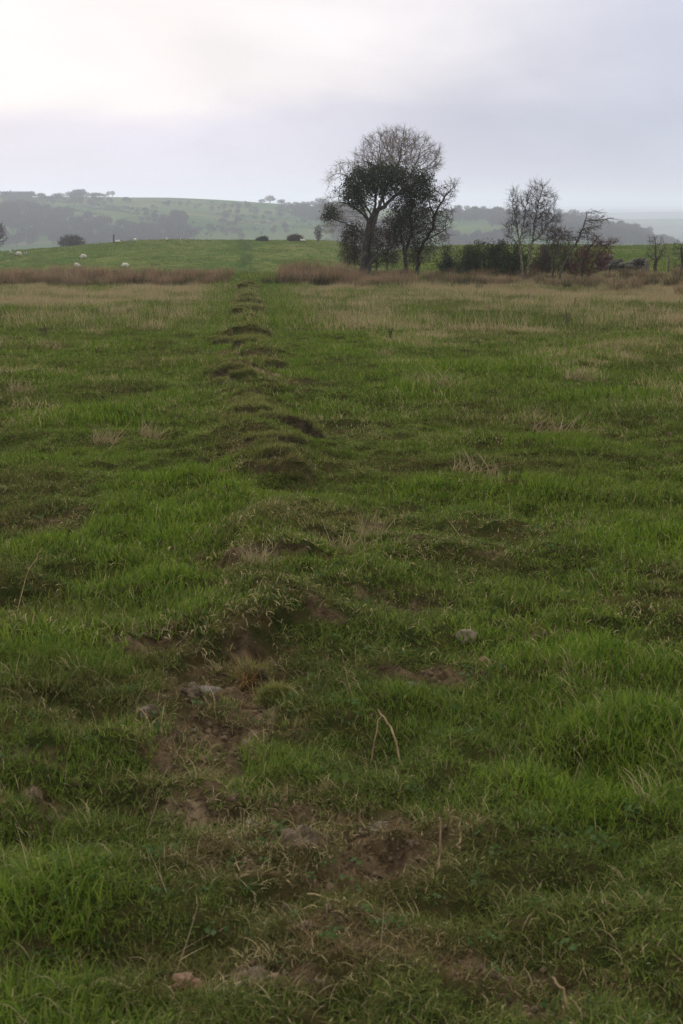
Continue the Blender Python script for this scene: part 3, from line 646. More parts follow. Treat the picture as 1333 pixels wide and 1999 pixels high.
def stones(n, z0, z1, size, name):
    V = []; T = []; o = 0
    for k in range(n):
        t = rng.uniform(0, 1); x = wx0 + (wx1 - wx0) * t; y = wy0 + (wy1 - wy0) * t + rng.normal(0, .12)
        top = .60 + .10 * math.sin(t * 9) - .16 * math.exp(-((t - .62) / .05) ** 2)
        v, f = lump(rng, size * rng.uniform(.7, 1.6), size * rng.uniform(.7, 1.2), size * rng.uniform(.35, .6), 1, .3, True)
        a = rng.normal(0, .35); c, s = math.cos(a), math.sin(a); v = np.stack([v[:, 0] * c - v[:, 2] * s, v[:, 1], v[:, 0] * s + v[:, 2] * c], 1)
        z = hz(x, y) + top * rng.uniform(z0, z1); V.append(v + np.array([x, y, z]) - wo); T.append(f + o); o += len(v)
    obj(name, mesh(name, np.concatenate(V), tris=np.concatenate(T), smooth=False), M_wall, wall)
stones(190, 0, .85, .15, 'courses'); stones(22, .92, 1.08, .19, 'capstones')
def post(label, u, v, Y, h, r, seed, name='fence_post', mat=M_wood):
    p = at(u, v, Y); p[2] = hz(p[0], Y) if Y < 90 else p[2]; q = np.random.default_rng(seed)
    hs = np.array([-.3, 0, h * .3, h * .6, h * .9, h]); rr = r * np.array([1, 1, .97, .95, .93, .55])
    V = []; n = 9; th = np.arange(n) * 2 * np.pi / n
    for zz, k in zip(hs, rr): V.append(np.stack([k * np.cos(th) * (1 + .08 * q.normal(0, 1, n)) + .03 * zz, k * np.sin(th), np.full(n, zz)], 1))
    V = np.concatenate(V + [np.array([[.03 * h, 0, h * 1.01]])]); i = np.arange(n); j = (i + 1) % n
    Q_ = np.concatenate([np.stack([i + a * n, j + a * n, j + (a + 1) * n, i + (a + 1) * n], 1) for a in range(5)]); T = np.stack([i + 5 * n, j + 5 * n, np.full(n, 6 * n)], 1)
    return tag(obj(name, mesh(name, V, Q_, T), mat, None, p), label, 'post')
post('stout grey stone gatepost at the right end of the wall', 1262, 530, 69.2, .72, .12, 1, 'gatepost', M_stonegrey)
post('lone dark wooden post on the crest beside a lying sheep', 222, 478, 200, 1.35, .11, 2)
post('thin leaning wooden post right of the gnarled shrub', 1304, 528, 71, .8, .05, 3)

# ------------------------------------------------------------------ sheep
def sheep_mesh(name, chain, legs, rads, dark, seed):
    import bmesh
    me = bpy.data.meshes.new(name + '_skin'); V = [c for c in chain]; E = [(i, i + 1) for i in range(len(chain) - 1)]; rr = list(rads)
    for root, pts, rs in legs:
        p = root
        for q, r_ in zip(pts, rs): V.append(q); E.append((p, len(V) - 1)); p = len(V) - 1; rr.append((r_, r_))
    me.from_pydata(V, E, []); o = bpy.data.objects.new(name, me); COL.objects.link(o)
    m = o.modifiers.new('s', 'SKIN'); m.use_smooth_shade = True
    for i, sv in enumerate(me.skin_vertices[0].data): sv.radius = rr[i]; sv.use_root = (i == 2)
    o.modifiers.new('d', 'SUBSURF').levels = 2
    dg = bpy.context.evaluated_depsgraph_get(); dg.update(); m2 = bpy.data.meshes.new_from_object(o.evaluated_get(dg)); bpy.data.objects.remove(o); m2.name = name
    co = np.empty(len(m2.vertices) * 3, np.float32); m2.vertices.foreach_get('co', co); co = co.reshape(-1, 3)
    d = np.zeros(len(co))
    for c, r_ in dark: d = np.maximum(d, (np.linalg.norm(co - np.array(c), axis=1) < r_))
    d = np.maximum(d, (co[:, 2] < .26) & (np.abs(co[:, 0]) < .5))
    wool = 1 - d
    co = co + (wool * .022 * fbm(co[:, 0] * 14 + co[:, 2] * 6, co[:, 1] * 14 + co[:, 2] * 9, seed, 3))[:, None]
    m2.vertices.foreach_set('co', co.astype(np.float32).ravel()); m2.attributes.new('dark', 'FLOAT', 'POINT').data.foreach_set('value', d.astype(np.float32))
    m2.update(); return m2
b = NB('sheep wool'); nn = b.noise(9, 5, .6, b.n('ShaderNodeTexCoord').outputs['Object'])
M_sheep = b.done(b.bsdf(b.mix(b.attr('dark').outputs['Fac'], b.mix(b.rng(nn, .35, .7), (.42, .38, .31), (.66, .61, .53)), (.022, .020, .019)), .95, b.bump(nn, .6, .03), .1))
BR = [(.17, .19), (.25, .27), (.27, .29), (.25, .26)]
LEG = lambda dx=0.0: [(0, [(-.36, .15, .42), (-.40, .15, .22), (-.37, .15, 0)], [.10, .045, .035]), (0, [(-.36, -.15, .42), (-.32 + dx, -.15, .22), (-.30 + dx, -.15, 0)], [.10, .045, .035]),
       (3, [(.36, .14, .40), (.37, .14, .20), (.38, .14, 0)], [.09, .042, .034]), (3, [(.36, -.14, .40), (.34 - dx, -.14, .2), (.33 - dx, -.14, 0)], [.09, .042, .034])]
SH_GRAZE = sheep_mesh('sheep_grazing', [(-.45, 0, .66), (-.2, 0, .66), (.1, 0, .66), (.36, 0, .66), (.58, 0, .52), (.70, 0, .32), (.78, 0, .14), (.80, 0, .05)], LEG(.06) + [(5, [(.66, .13, .40)], [.03]), (5, [(.66, -.13, .40)], [.03]), (0, [(-.62, 0, .5)], [.05])],
    BR + [(.17, .17), (.10, .11), (.07, .075), (.055, .05)], [((.78, 0, .18), .26)], 3)
SH_STAND = sheep_mesh('sheep_standing', [(-.45, 0, .66), (-.2, 0, .66), (.1, 0, .66), (.36, 0, .68), (.54, 0, .86), (.66, 0, 1.0), (.80, 0, .95), (.88, 0, .90)], LEG() + [(5, [(.62, .14, 1.02)], [.03]), (5, [(.62, -.14, 1.02)], [.03]), (0, [(-.62, 0, .5)], [.05])],
    BR + [(.17, .17), (.11, .12), (.075, .08), (.055, .055)], [((.80, 0, .97), .20)], 4)
SH_LIE = sheep_mesh('sheep_lying', [(-.45, 0, .30), (-.2, 0, .32), (.1, 0, .33), (.36, 0, .34), (.54, 0, .50), (.66, 0, .64), (.80, 0, .59), (.88, 0, .55)], [(0, [(-.30, .26, .14), (-.05, .30, .06)], [.10, .045]), (0, [(-.30, -.26, .14), (-.05, -.30, .06)], [.10, .045]), (3, [(.46, .20, .12), (.30, .26, .05)], [.08, .04]), (3, [(.46, -.20, .12), (.30, -.26, .05)], [.08, .04])] + [(5, [(.62, .14, .66)], [.03]), (5, [(.62, -.14, .66)], [.03])],
    BR + [(.17, .17), (.11, .12), (.075, .08), (.055, .055)], [((.80, 0, .61), .20)], 5)
def flock(u, v, me, head, label, Y=None, dz=0.0):
    if Y is None:
        d = ray(u, v); yy = np.arange(125, 222, .25); g_ = base(d[0] * yy, yy); zz = EYE + d[2] * yy; i = int(np.argmax(zz < g_)) if (zz < g_).any() else int(np.argmin(zz - g_)); Y = float(yy[i])
    x = ray(u, v)[0] * Y; o = obj('sheep', me, M_sheep, None, (x, Y, hz(x, Y) + dz)); o.rotation_euler = (0, 0, R(head)); o.scale = (.64, .64, .64); tag(o, label, 'sheep', 'sheep grazing on the hill')
flock(163, 507, SH_GRAZE, 200, 'greyish sheep grazing with head to the left halfway up the hill')
flock(150, 526, SH_GRAZE, -35, 'cream sheep head down low on the slope below the greyish sheep')
flock(245, 527, SH_GRAZE, 160, 'white sheep grazing just above the brown rushes')
flock(22, 498, SH_STAND, -60, 'dark faced sheep nearest the left edge of the hill')
flock(37, 499, SH_GRAZE, 175, 'largest woolly sheep in the middle of three at the left edge')
flock(50, 499, SH_STAND, -80, 'dark faced sheep at the right of three on the left edge')
flock(229, 478, SH_LIE, 20, 'sheep lying down at the foot of the lone post', 201)
flock(264, 477, SH_GRAZE, 90, 'white sheep seen from behind on the crest right of the post', 203)
flock(326, 475, SH_GRAZE, -75, 'white sheep on the skyline facing the camera with a dark face', 203)
flock(353, 477, SH_LIE, -70, 'sheep mostly hidden over the crest with only its dark face up', 207, -.25)
flock(592, 474, SH_LIE, 170, 'pale sheep lying on the crest beside the broad shrub', 204)

# ------------------------------------------------------------------ far hillside: farm, trees, hedges, woods
def far_tree_mesh(name, seed, H, wide, n=260, dense=1.0):
    r = np.random.default_rng(seed); d = r.normal(0, 1, (n, 3)); d /= np.linalg.norm(d, axis=1)[:, None]
    A_ = np.array([0, 0, H * .62]) + d * (r.uniform(0, 1, (n, 1)) ** .45) * np.array([wide, wide, H * .38])
    t, c, P, PA, cnt = skeleton([[np.array([0, 0, -.5]), np.array([0, 0, H * .3])]], A_, H / 12, H, H / 11, r, H * .035, H * .007, twigs=3, twl=H * .16, twr=H * .006, thr=9, jit=.3)
    lv = leaves(P[cnt <= 4].repeat(3, 0) + r.normal(0, H * .045, (3 * int((cnt <= 4).sum()), 3)), H * .055 * dense, r)
    c = (c[0], c[1], np.repeat(r.uniform(0, 1, (len(c[0]) // 2 + 1, 1)), 2, 0)[:len(c[0])] * np.ones((1, 3)))
    return bmesh_(name, join(c, lv), M_farwood, False)
FT = [far_tree_mesh('hillside_tree', 60, 9, 4.2), far_tree_mesh('hillside_tree', 61, 8, 4.8), far_tree_mesh('hillside_tree', 62, 10, 3.6), far_tree_mesh('hillside_tree', 63, 7, 3.4, dense=1.5)]
def far_tree(p, k, s, label, group, rz, name='hillside_tree'):
    o = obj(name, FT[k], None, None, tuple(p)); o.scale = (s * 1.15, s * 1.15, s); o.rotation_euler = (0, 0, rz); tag(o, label, 'tree', group); return o
rng = np.random.default_rng(70)
def ridge_tree(u, hpx, k, label, group=None, wide=1.0, back=0.0):
    y = 1296.0 - back; x = ray(u, 400)[0] * y; z = float(zfar(np.array([x]), np.array([y]))[0]); H = hpx * y / FPX
    o = far_tree((x, y, z - .3), k, 1, label, group, rng.uniform(0, 6)); s = H / (9, 8, 10, 7)[k]; o.scale = (s * wide, s * wide, s)
ridge_tree(527, 16, 1, 'round topped tree standing clear on the skyline at mid picture', wide=1.2)
ridge_tree(212, 12, 2, 'left one of two slim trees close together on the left skyline')
ridge_tree(220, 13, 2, 'right one of two slim trees close together on the left skyline')
for u, h in ((549, 8), (556, 9), (563, 7), (577, 8), (592, 9), (600, 10), (610, 11), (618, 9), (479, 5), (511, 6), (626, 12), (634, 11), (643, 12), (655, 11), (900, 9), (912, 11), (926, 12), (938, 9), (957, 8), (975, 10), (893, 10), (1002, 9), (1090, 12), (1120, 13), (1136, 12), (1150, 10), (1165, 9)):
    ridge_tree(u, h * rng.uniform(.9, 1.6), int(rng.integers(0, 4)), 'hazy tree in the broken row along the far skyline', 'trees along the far skyline', 1.4, rng.uniform(0, 60))
for u, h in ((64, 9), (76, 11), (98, 10), (110, 9), (122, 12), (134, 9), (145, 10), (156, 9), (166, 8), (180, 7), (205, 8), (18, 10), (28, 9), (46, 9), (70, 8), (82, 12), (92, 9), (104, 10), (116, 8), (128, 10), (139, 12), (150, 12), (160, 11), (172, 9), (185, 8), (196, 9), (5, 13), (38, 10), (52, 8)):
    ridge_tree(u + rng.normal(0, 3), h * rng.uniform(1.0, 1.7), int(rng.integers(0, 4)), 'hazy tree in the row beside the far farm', 'trees beside the far farm', 1.6, rng.uniform(15, 90))
cl = [(170, 400, 60, 6, 10), (215, 400, 10, 12, 5), (290, 415, 30, 8, 7), (300, 430, 20, 12, 6), (340, 440, 30, 18, 16), (355, 455, 20, 14, 10), (440, 405, 25, 8, 9), (470, 412, 35, 12, 16), (500, 425, 60, 14, 16), (450, 440, 40, 10, 10), (560, 415, 40, 10, 16), (600, 430, 30, 15, 14),
      (540, 450, 60, 10, 12), (250, 395, 40, 5, 5), (330, 400, 30, 5, 5), (390, 400, 60, 8, 6), (110, 400, 40, 8, 7), (400, 455, 30, 10, 8), (640, 440, 20, 18, 10), (260, 450, 30, 12, 8), (320, 465, 60, 6, 8), (930, 428, 30, 6, 6), (880, 425, 15, 10, 5), (460, 465, 60, 5, 5)]
for u, v, du, dv, n in cl:
    for k in range(n):
        p = far_point(u + rng.normal(0, du * .6), v + rng.normal(0, dv * .6))
        if p[1] < 1225 and p[1] > 520: far_tree(p - np.array([0, 0, .3]), int(rng.integers(0, 4)), rng.uniform(.16, .50) + .28 * rng.uniform(0, 1) ** 3, 'hazy bare tree scattered over the far hillside fields', 'trees scattered on the far hillside', rng.uniform(0, 6))
def scatter(name, P, rot, scl, idx, tint, sources, mat=None, kind='stuff'):
    coll = bpy.data.collections.new(name + ' sources')
    for i, m in enumerate(sources): coll.objects.link(bpy.data.objects.new('%s_%02d' % (name, i), m))
    me = bpy.data.meshes.new(name); me.vertices.add(len(P)); me.vertices.foreach_set('co', np.asarray(P, np.float32).ravel())
    def at_(n_, t, f, a): me.attributes.new(n_, t, 'POINT').data.foreach_set(f, a)
    at_('rot', 'FLOAT_VECTOR', 'vector', np.asarray(rot, np.float32).ravel()); at_('scl', 'FLOAT_VECTOR', 'vector', np.asarray(scl, np.float32).ravel())
    at_('idx', 'INT', 'value', np.asarray(idx, np.int32)); at_('tint', 'FLOAT_VECTOR', 'vector', np.asarray(tint, np.float32).ravel())
    o = obj(name, me); o['kind'] = kind
    ng = bpy.data.node_groups.new(name, 'GeometryNodeTree')
    ng.interface.new_socket('Geometry', in_out='INPUT', socket_type='NodeSocketGeometry'); ng.interface.new_socket('Geometry', in_out='OUTPUT', socket_type='NodeSocketGeometry')
    gi = ng.nodes.new('NodeGroupInput'); go = ng.nodes.new('NodeGroupOutput'); ip = ng.nodes.new('GeometryNodeInstanceOnPoints')
    ci = ng.nodes.new('GeometryNodeCollectionInfo'); ci.inputs['Collection'].default_value = coll; ci.inputs['Separate Children'].default_value = True; ci.inputs['Reset Children'].default_value = True
    def na(n_, t):
        q = ng.nodes.new('GeometryNodeInputNamedAttribute'); q.data_type = t; q.inputs[0].default_value = n_
        return next(s for s in q.outputs if s.enabled and s.name == 'Attribute')
    lk = ng.links.new
    lk(gi.outputs[0], ip.inputs['Points']); lk(ci.outputs[0], ip.inputs['Instance']); ip.inputs['Pick Instance'].default_value = True
    lk(na('idx', 'INT'), ip.inputs['Instance Index']); lk(na('rot', 'FLOAT_VECTOR'), ip.inputs['Rotation']); lk(na('scl', 'FLOAT_VECTOR'), ip.inputs['Scale'])
    lk(ip.outputs[0], go.inputs[0])
    md = o.modifiers.new('scatter', 'NODES'); md.node_group = ng
    return o
def inpoly(px, py, poly):
    c = np.zeros(len(px), bool); n = len(poly)
    for i in range(n):
        x0, y0 = poly[i]; x1, y1 = poly[(i + 1) % n]
        if y0 == y1: continue
        c ^= ((y0 > py) != (y1 > py)) & (px < (x1 - x0) * (py - y0) / (y1 - y0) + x0)
    return c
WX = rng.uniform(-460, 460, 26000); WY = rng.uniform(560, 1292, 26000); WZ = zfar(WX, WY)
pu, pv = pix(WX, WY, WZ); pu = pu + 10 * vn(pu / 18, pv / 9, 8); pv = pv + 4 * vn(pu / 14, pv / 9, 9)
woods = [[(-220, 404), (10, 403), (50, 402), (95, 415), (150, 428), (200, 436), (262, 442), (320, 456), (352, 474), (340, 486), (90, 480), (-220, 480)], [(318, 432), (352, 430), (372, 440), (380, 470), (310, 470), (300, 445)],
         [(880, 414), (990, 418), (1095, 424), (1140, 430), (1180, 432), (1230, 446), (1290, 468), (1340, 480), (1180, 482), (1050, 470), (1010, 450), (950, 436), (880, 432)], [(560, 404), (640, 406), (700, 410), (700, 440), (620, 436), (580, 426)], [(870, 462), (1000, 462), (1010, 484), (870, 484)], [(640, 446), (760, 440), (760, 485), (640, 485)]]
m = np.zeros(len(WX), bool)
for w in woods: m |= inpoly(pu, pv, w)
m &= (rng.uniform(0, 1, len(WX)) < .62) & (WY < 1240)
P = np.stack([WX, WY, WZ - .4], 1)[m]; n = len(P)
scatter('wood', P, np.stack([0 * P[:, 0], 0 * P[:, 0], rng.uniform(0, 6.28, n)], 1), (rng.uniform(.45, .85, n))[:, None] * np.ones((1, 3)), rng.integers(0, 4, n), np.zeros((n, 3)), FT)
tag(bpy.data.objects['wood'], 'purple grey bare woods massed on the far valley side', 'woodland')
def hedge(pts, label, h=2.2, n=26):
    r = np.random.default_rng(int(pts[0][0] * 7)); C = []
    pp = [far_point(*q) for q in pts]; b_ = pp[0]
    for a, b2 in zip(pp[:-1], pp[1:]):
        k = int(np.linalg.norm(b2 - a) * n / 4); t = r.uniform(0, 1, k)[:, None]; q = a + (b2 - a) * t; q[:, 2] = zfar(q[:, 0], q[:, 1])
        hh = h * (.75 + .4 * vn(q[:, 0] / 9, q[:, 1] / 9, 3)); q[:, 2] += r.uniform(0, 1, k) * hh; q[:, :2] += r.normal(0, .5, (k, 2)); C.append(q)
    o = obj('hedge', bmesh_('hedge', leaves(np.concatenate(C) - b_, .75, r), smooth=False), M_farhedge, None, tuple(b_)); tag(o, label, 'hedge', 'field hedges on the far hill')
hedge([(165, 398), (215, 405), (262, 411), (300, 416)], 'upper of two long hedges slanting down the far hill', 2.6)
hedge([(160, 404), (225, 412), (270, 420)], 'lower of two long hedges slanting down the far hill', 1.8)
hedge([(233, 437), (262, 440), (295, 448)], 'short hedge low on the far hill above the left wood')
hedge([(420, 421), (470, 424), (520, 428), (560, 430)], 'hedge across the middle of the far hill beyond the crest')
hedge([(380, 448), (440, 446), (510, 452)], 'hedge low on the far hill above the skyline bush', 2)
hedge([(60, 391), (110, 395), (160, 399)], 'hedge below the row of trees beside the far farm', 2)
hedge([(300, 395), (380, 399), (450, 403)], 'faint hedge running below the smooth skyline of the far hill', 1.8)
hedge([(230, 428), (300, 425), (350, 421)], 'hedge rising to the right in the middle of the far hill', 2)
hedge([(420, 434), (500, 438), (560, 437)], 'hedge crossing the far hill below the middle hedge', 2)
hedge([(110, 408), (165, 417), (215, 424)], 'hedge along the upper edge of the left wood', 2.4)
hedge([(560, 444), (600, 447), (640, 452)], 'hedge on the far hill behind the bare sapling', 2)
# far farm building: long low house with gabled roof and chimney
def boxv(x0, x1, y0, y1, z0, z1):
    V = np.array([(x, y, z) for z in (z0, z1) for x, y in ((x0, y0), (x1, y0), (x1, y1), (x0, y1))], float)
    return V, np.array([[0, 1, 5, 4], [1, 2, 6, 5], [2, 3, 7, 6], [3, 0, 4, 7], [4, 5, 6, 7], [3, 2, 1, 0]])
M_fw = mottled('farm wall', (.10, .092, .08), (.16, .145, .125), 1); M_fr = mottled('slate roof', (.05, .052, .058), (.085, .086, .092), 1); M_fd = mottled('dark window glass', (.015, .016, .018), (.03, .03, .034), 1, rough=.3)
fy = 1286.0; fx = ray(34, 400)[0] * fy; fz = float(zfar(np.array([fx]), np.array([fy]))[0]) - .3
farm = empty('farmhouse', (fx, fy, fz), 'long low farm building on the skyline at the far left', 'building')
obj('wall', mesh('wall', *boxv(-12, 12, 0, 6, 0, 2.6), smooth=False), M_fw, farm)
rf = obj('roof', mesh('roof', [(-12.4, -.4, 2.61), (12.4, -.4, 2.61), (12.4, 6.4, 2.61), (-12.4, 6.4, 2.61), (-12.4, 3, 5.0), (12.4, 3, 5.0)], [[0, 1, 5, 4], [2, 3, 4, 5], [3, 2, 1, 0]], [[1, 2, 5], [3, 0, 4]], smooth=False), M_fr, farm)
obj('chimney', mesh('chimney', *boxv(-6.5, -5.6, 2.6, 3.5, 4.3, 6.0), smooth=False), M_fw, rf)
for wxx in (-9, -4, 1, 6): obj('window', mesh('window', *boxv(wxx, wxx + 1.1, -.04, .04, 1.0, 2.0), smooth=False), M_fd, farm)
obj('door', mesh('door', *boxv(8.6, 9.6, -.04, .04, 0, 2.0), smooth=False), M_fd, farm)

# ------------------------------------------------------------------ grass of the meadow
rng = np.random.default_rng(100)
def tufts(specs):
    out_ = []
    for k, (n, rad, h0, h1, w, lean, curl, seg) in enumerate(specs):
        out_.append(bmesh_('tuft', blades(n, rad, h0, h1, w, lean, curl, rng, seg), M_grass))
    return out_
def zone(name, y0, y1, density, specs, label, fr=1.42, hs=1.0, extra=2.0, far=False, keep=None):
    src = tufts(specs); ns = len(src)
    half = lambda y: .23 * y * fr + extra
    tot = int(density * (half(y0) + half(y1)) * (y1 - y0))
    y = rng.uniform(y0, y1, tot); x = rng.uniform(-1, 1, tot) * half(y1); m = np.abs(x) < half(y); x, y = x[m], y[m]
    soil = soilmask(x, y); tus = blobsum(x, y, TUSS, 31); rg, rf_ = ridge(x, y)
    n1 = fbm(x * .55, y * .40, 201, 3); n2 = fbm(x * 2.2, y * 1.7, 202, 3); n3 = fbm(x * .22, y * .14, 203, 3); n4 = fbm(x * 1.1, y * .9, 204, 3)
    halo = blobsum(x, y, SOIL, 71)
    m = (rng.uniform(0, 1, len(x)) > np.minimum(1, soil * 1.12) * (1 - .75 * sst(.30, .55, vn(x * 6.5, y * 6.5, 209)))) & (rng.uniform(0, 1, len(x)) < 1 - .5 * sst(.12, .5, n2))
    if keep is not None: m &= keep(x, y)
    x, y, soil, tus, rg, n1, n2, n3, n4, halo = [q[m] for q in (x, y, soil, tus, rg, n1, n2, n3, n4, halo)]
    n = len(x); dxf = np.abs(x - xf(y) - .2)
    track = np.exp(-(dxf / (1.3 + .012 * y)) ** 4)
    tall = np.clip(.80 + .6 * sst(-.1, .55, n4) + .7 * tus - .12 * track, .72, 1.5)
    dry = .015 + .025 * sst(9, 16, y) + .17 * sst(.05, .55, n1 + .5 * n2) + .72 * sst(24, 48, y + 9 * n3 + 5 * n1) * sst(-.32, .28, n1 + .6 * n3 + .35 * n2) * (1 - track) * (.95 if not far else .45) + .10 * sst(.05, .15, rg)
    dry = dry * (.35 if far else 1) + .55 * (0 if far else 1) * sst(.30, .50, n4 + .3 * n2 + .12 * sst(1, 4, x)) * sst(9, 18, y) * (1 - track)
    dry = dry + .22 * sst(.08, .5, halo + .25 * n2) * (y < 14)
    dry = dry + .05 * np.abs(rng.normal(0, 1, n)) * (0 if far else 1)
    dry *= 1 - .7 * np.clip(tus, 0, 1)
    brown = blobsum(x, y, BROWN, 35); up_ = sst(9, 16, y)  # up_ tints grass past the foreground brighter, painting in low sun through blades
    vivid = np.clip(.50 + .16 * up_ - .5 * brown + .8 * n3 + .7 * n4 + .7 * tus + rng.normal(0, .22, n), 0, 1)
    dull = np.clip(.22 - .14 * up_ + .9 * brown + rng.normal(0, .22, n) + .9 * fbm(x * .8, y * .6, 207, 3) - .8 * tus + .5 * sst(.04, .12, rg) - .3 * track, 0, 1)
    s = hs * tall * rng.uniform(.75, 1.25, n)
    rot = np.stack([rng.normal(0, .12, n), rng.normal(0, .12, n), rng.uniform(0, 6.28, n)], 1)
    scl = np.stack([.6 * hs + .4 * s] * 2 + [s], 1)
    if far: vivid = .48 - .46 * np.exp(-((x - xf(y) - .2) / 1.0) ** 2) - .18 * np.exp(-((x - xf(y) - .2) / 3.0) ** 2) + .10 * n3; vivid = np.clip(vivid, 0, 1); dull = dull * .35
    P = np.stack([x, y, height(x, y) - .001 - .003 * (y > 13)], 1)
    o = scatter(name, P, rot, scl, rng.integers(0, ns, n), np.stack([np.clip(dry, 0, .95), vivid, dull], 1), src)
    tag(o, label, 'grass'); return o
zone('grass', 1.6, 5.5, 1900, [(34, .055, .018, .055, .0030, .75, 1.5, 4), (30, .05, .02, .065, .0032, .65, 1.8, 4), (26, .06, .015, .055, .0034, .9, 1.2, 3), (22, .05, .025, .08, .0030, .7, 2.0, 5), (30, .07, .012, .04, .0036, 1.0, .8, 3)], 'short rough meadow grass in the near foreground', extra=.5)
zone('grass', 5.5, 13, 800, [(36, .08, .02, .062, .0045, .8, 1.5, 3), (32, .08, .025, .075, .0045, .75, 1.8, 4), (28, .09, .02, .06, .005, 1.0, 1.0, 3), (26, .07, .025, .095, .004, .65, 1.9, 4)], 'tussocky meadow grass across the middle foreground', extra=.7)
zone('grass', 13, 28, 230, [(40, .13, .025, .075, .008, .8, 1.4, 3), (38, .13, .03, .09, .008, .7, 1.6, 3), (34, .15, .02, .06, .009, 1.0, 1.0, 3), (26, .10, .05, .16, .006, .5, 1.6, 3)], 'meadow grass with pale dead stalks in the middle of the field', extra=1)
zone('grass', 28, 70, 62, [(40, .22, .04, .12, .013, .6, 1.2, 2), (36, .2, .05, .16, .012, .5, 1.3, 3), (30, .16, .07, .26, .009, .35, 1.2, 3)], 'yellowing meadow grass at the far end of the field', extra=2)
zone('grass', 68, 225, 2.6, [(46, .5, .05, .16, .04, .6, 1.2, 2), (40, .45, .06, .20, .035, .5, 1.3, 2)], 'short green pasture grass on the hill beyond the rushes', extra=3, far=True)
# fallen stalks lying in the near grass
src = [bmesh_('stalk', blades(3, .05, .06, .17, .0026, 1.25, .5, rng, 4), M_dry) for _ in range(4)]
n = 260; y = rng.uniform(1.7, 16, n); x = rng.uniform(-1, 1, n) * (.3 * y + .4); z = height(x, y)
tag(scatter('grass_litter', np.stack([x, y, z + .03], 1), np.stack([rng.normal(0, .2, n), rng.normal(0, .2, n), rng.uniform(0, 6.28, n)], 1), np.stack([rng.uniform(.5, 1.2, n)] * 3, 1), rng.integers(0, 4, n), np.zeros((n, 3)), src), 'thin dead stalks strewn through the near grass', 'dead grass')
# reddish root fibres and dead moss torn up with the soil
M_fibre = grade_material('torn roots', (.075, .048, .020), (.18, .120, .055), ((.12, .08, .03), (.28, .21, .11)), .2)
src = [bmesh_('fibre', blades(14, .035, .015, .055, .0022, 1.1, 1.6, rng, 4), M_fibre) for _ in range(4)]
y = rng.uniform(1.7, 14, 40000); x = rng.uniform(-1.3, 1.3, 40000) * (.25 * y); q = blobsum(x, y, SOIL, 71); m = (q > .14) & (rng.uniform(0, 1, len(q)) < 1.1 - q) & (fbm(x * 5, y * 5, 56, 2) > -.05); x, y = x[m], y[m]; n = len(x)
tag(scatter('root_fibres', np.stack([x, y, height(x, y) + .004], 1), np.stack([rng.normal(0, .3, n), rng.normal(0, .3, n), rng.uniform(0, 6.28, n)], 1), np.stack([rng.uniform(.5, 1.3, n)] * 3, 1), rng.integers(0, 4, n), np.zeros((n, 3)), src), 'rusty root fibres torn up around the bare soil', 'dead grass')
# small weed leaves among the near grass
lv = [bmesh_('leaflet', leaves(rng.normal(0, 1, (9, 3)) * np.array([.018, .018, .006]) + np.array([0, 0, .015]), .022, rng, .75, .3), None, False) for _ in range(3)]
b = NB('weed leaf'); 
for q in lv: q.materials.append(b.m)
b.done(b.leafy(b.mix(b.attr('blade').outputs['Fac'], (.045, .09, .025), (.10, .15, .05)), .3))
n = 900; y = rng.uniform(1.7, 9, n); x = rng.uniform(-1, 1, n) * (.3 * y + .4); m = vn(x * 1.5, y * 1.5, 91) > -.1; x, y = x[m], y[m]; n = len(x)
tag(scatter('weeds', np.stack([x, y, height(x, y) + .012], 1), np.stack([0 * x, 0 * x, rng.uniform(0, 6.28, n)], 1), np.stack([rng.uniform(.4, .9, n)] * 3, 1), rng.integers(0, 3, n), np.zeros((n, 3)), lv), 'tiny clover like weed leaves among the near grass', 'weeds')
# crumbs of earth on the bare soil
cr = []; M_crumb = mottled('soil crumb', (.060, .043, .024), (.165, .118, .068), 1.5, bump=.5)
for k in range(4):
    v, f = lump(rng, 1, .85, .65, 1, .35); m_ = mesh('crumb', v, tris=f); m_.materials.append(M_crumb); cr.append(m_)
y = rng.uniform(1.7, 13, 60000); x = rng.uniform(-1.3, 1.3, 60000) * (.25 * y); m = (soilmask(x, y) > .45) & (vn(x * 7, y * 7, 55) > -.35); x, y = x[m], y[m]; n = len(x); k = np.exp(rng.normal(-5.35, .55, n))
tag(scatter('soil_crumbs', np.stack([x, y, height(x, y) + k * .1], 1), rng.uniform(0, 6.28, (n, 3)), np.stack([k] * 3, 1), rng.integers(0, 4, n), np.zeros((n, 3)), cr), 'brown crumbs of earth on the bare soil patches', 'soil')

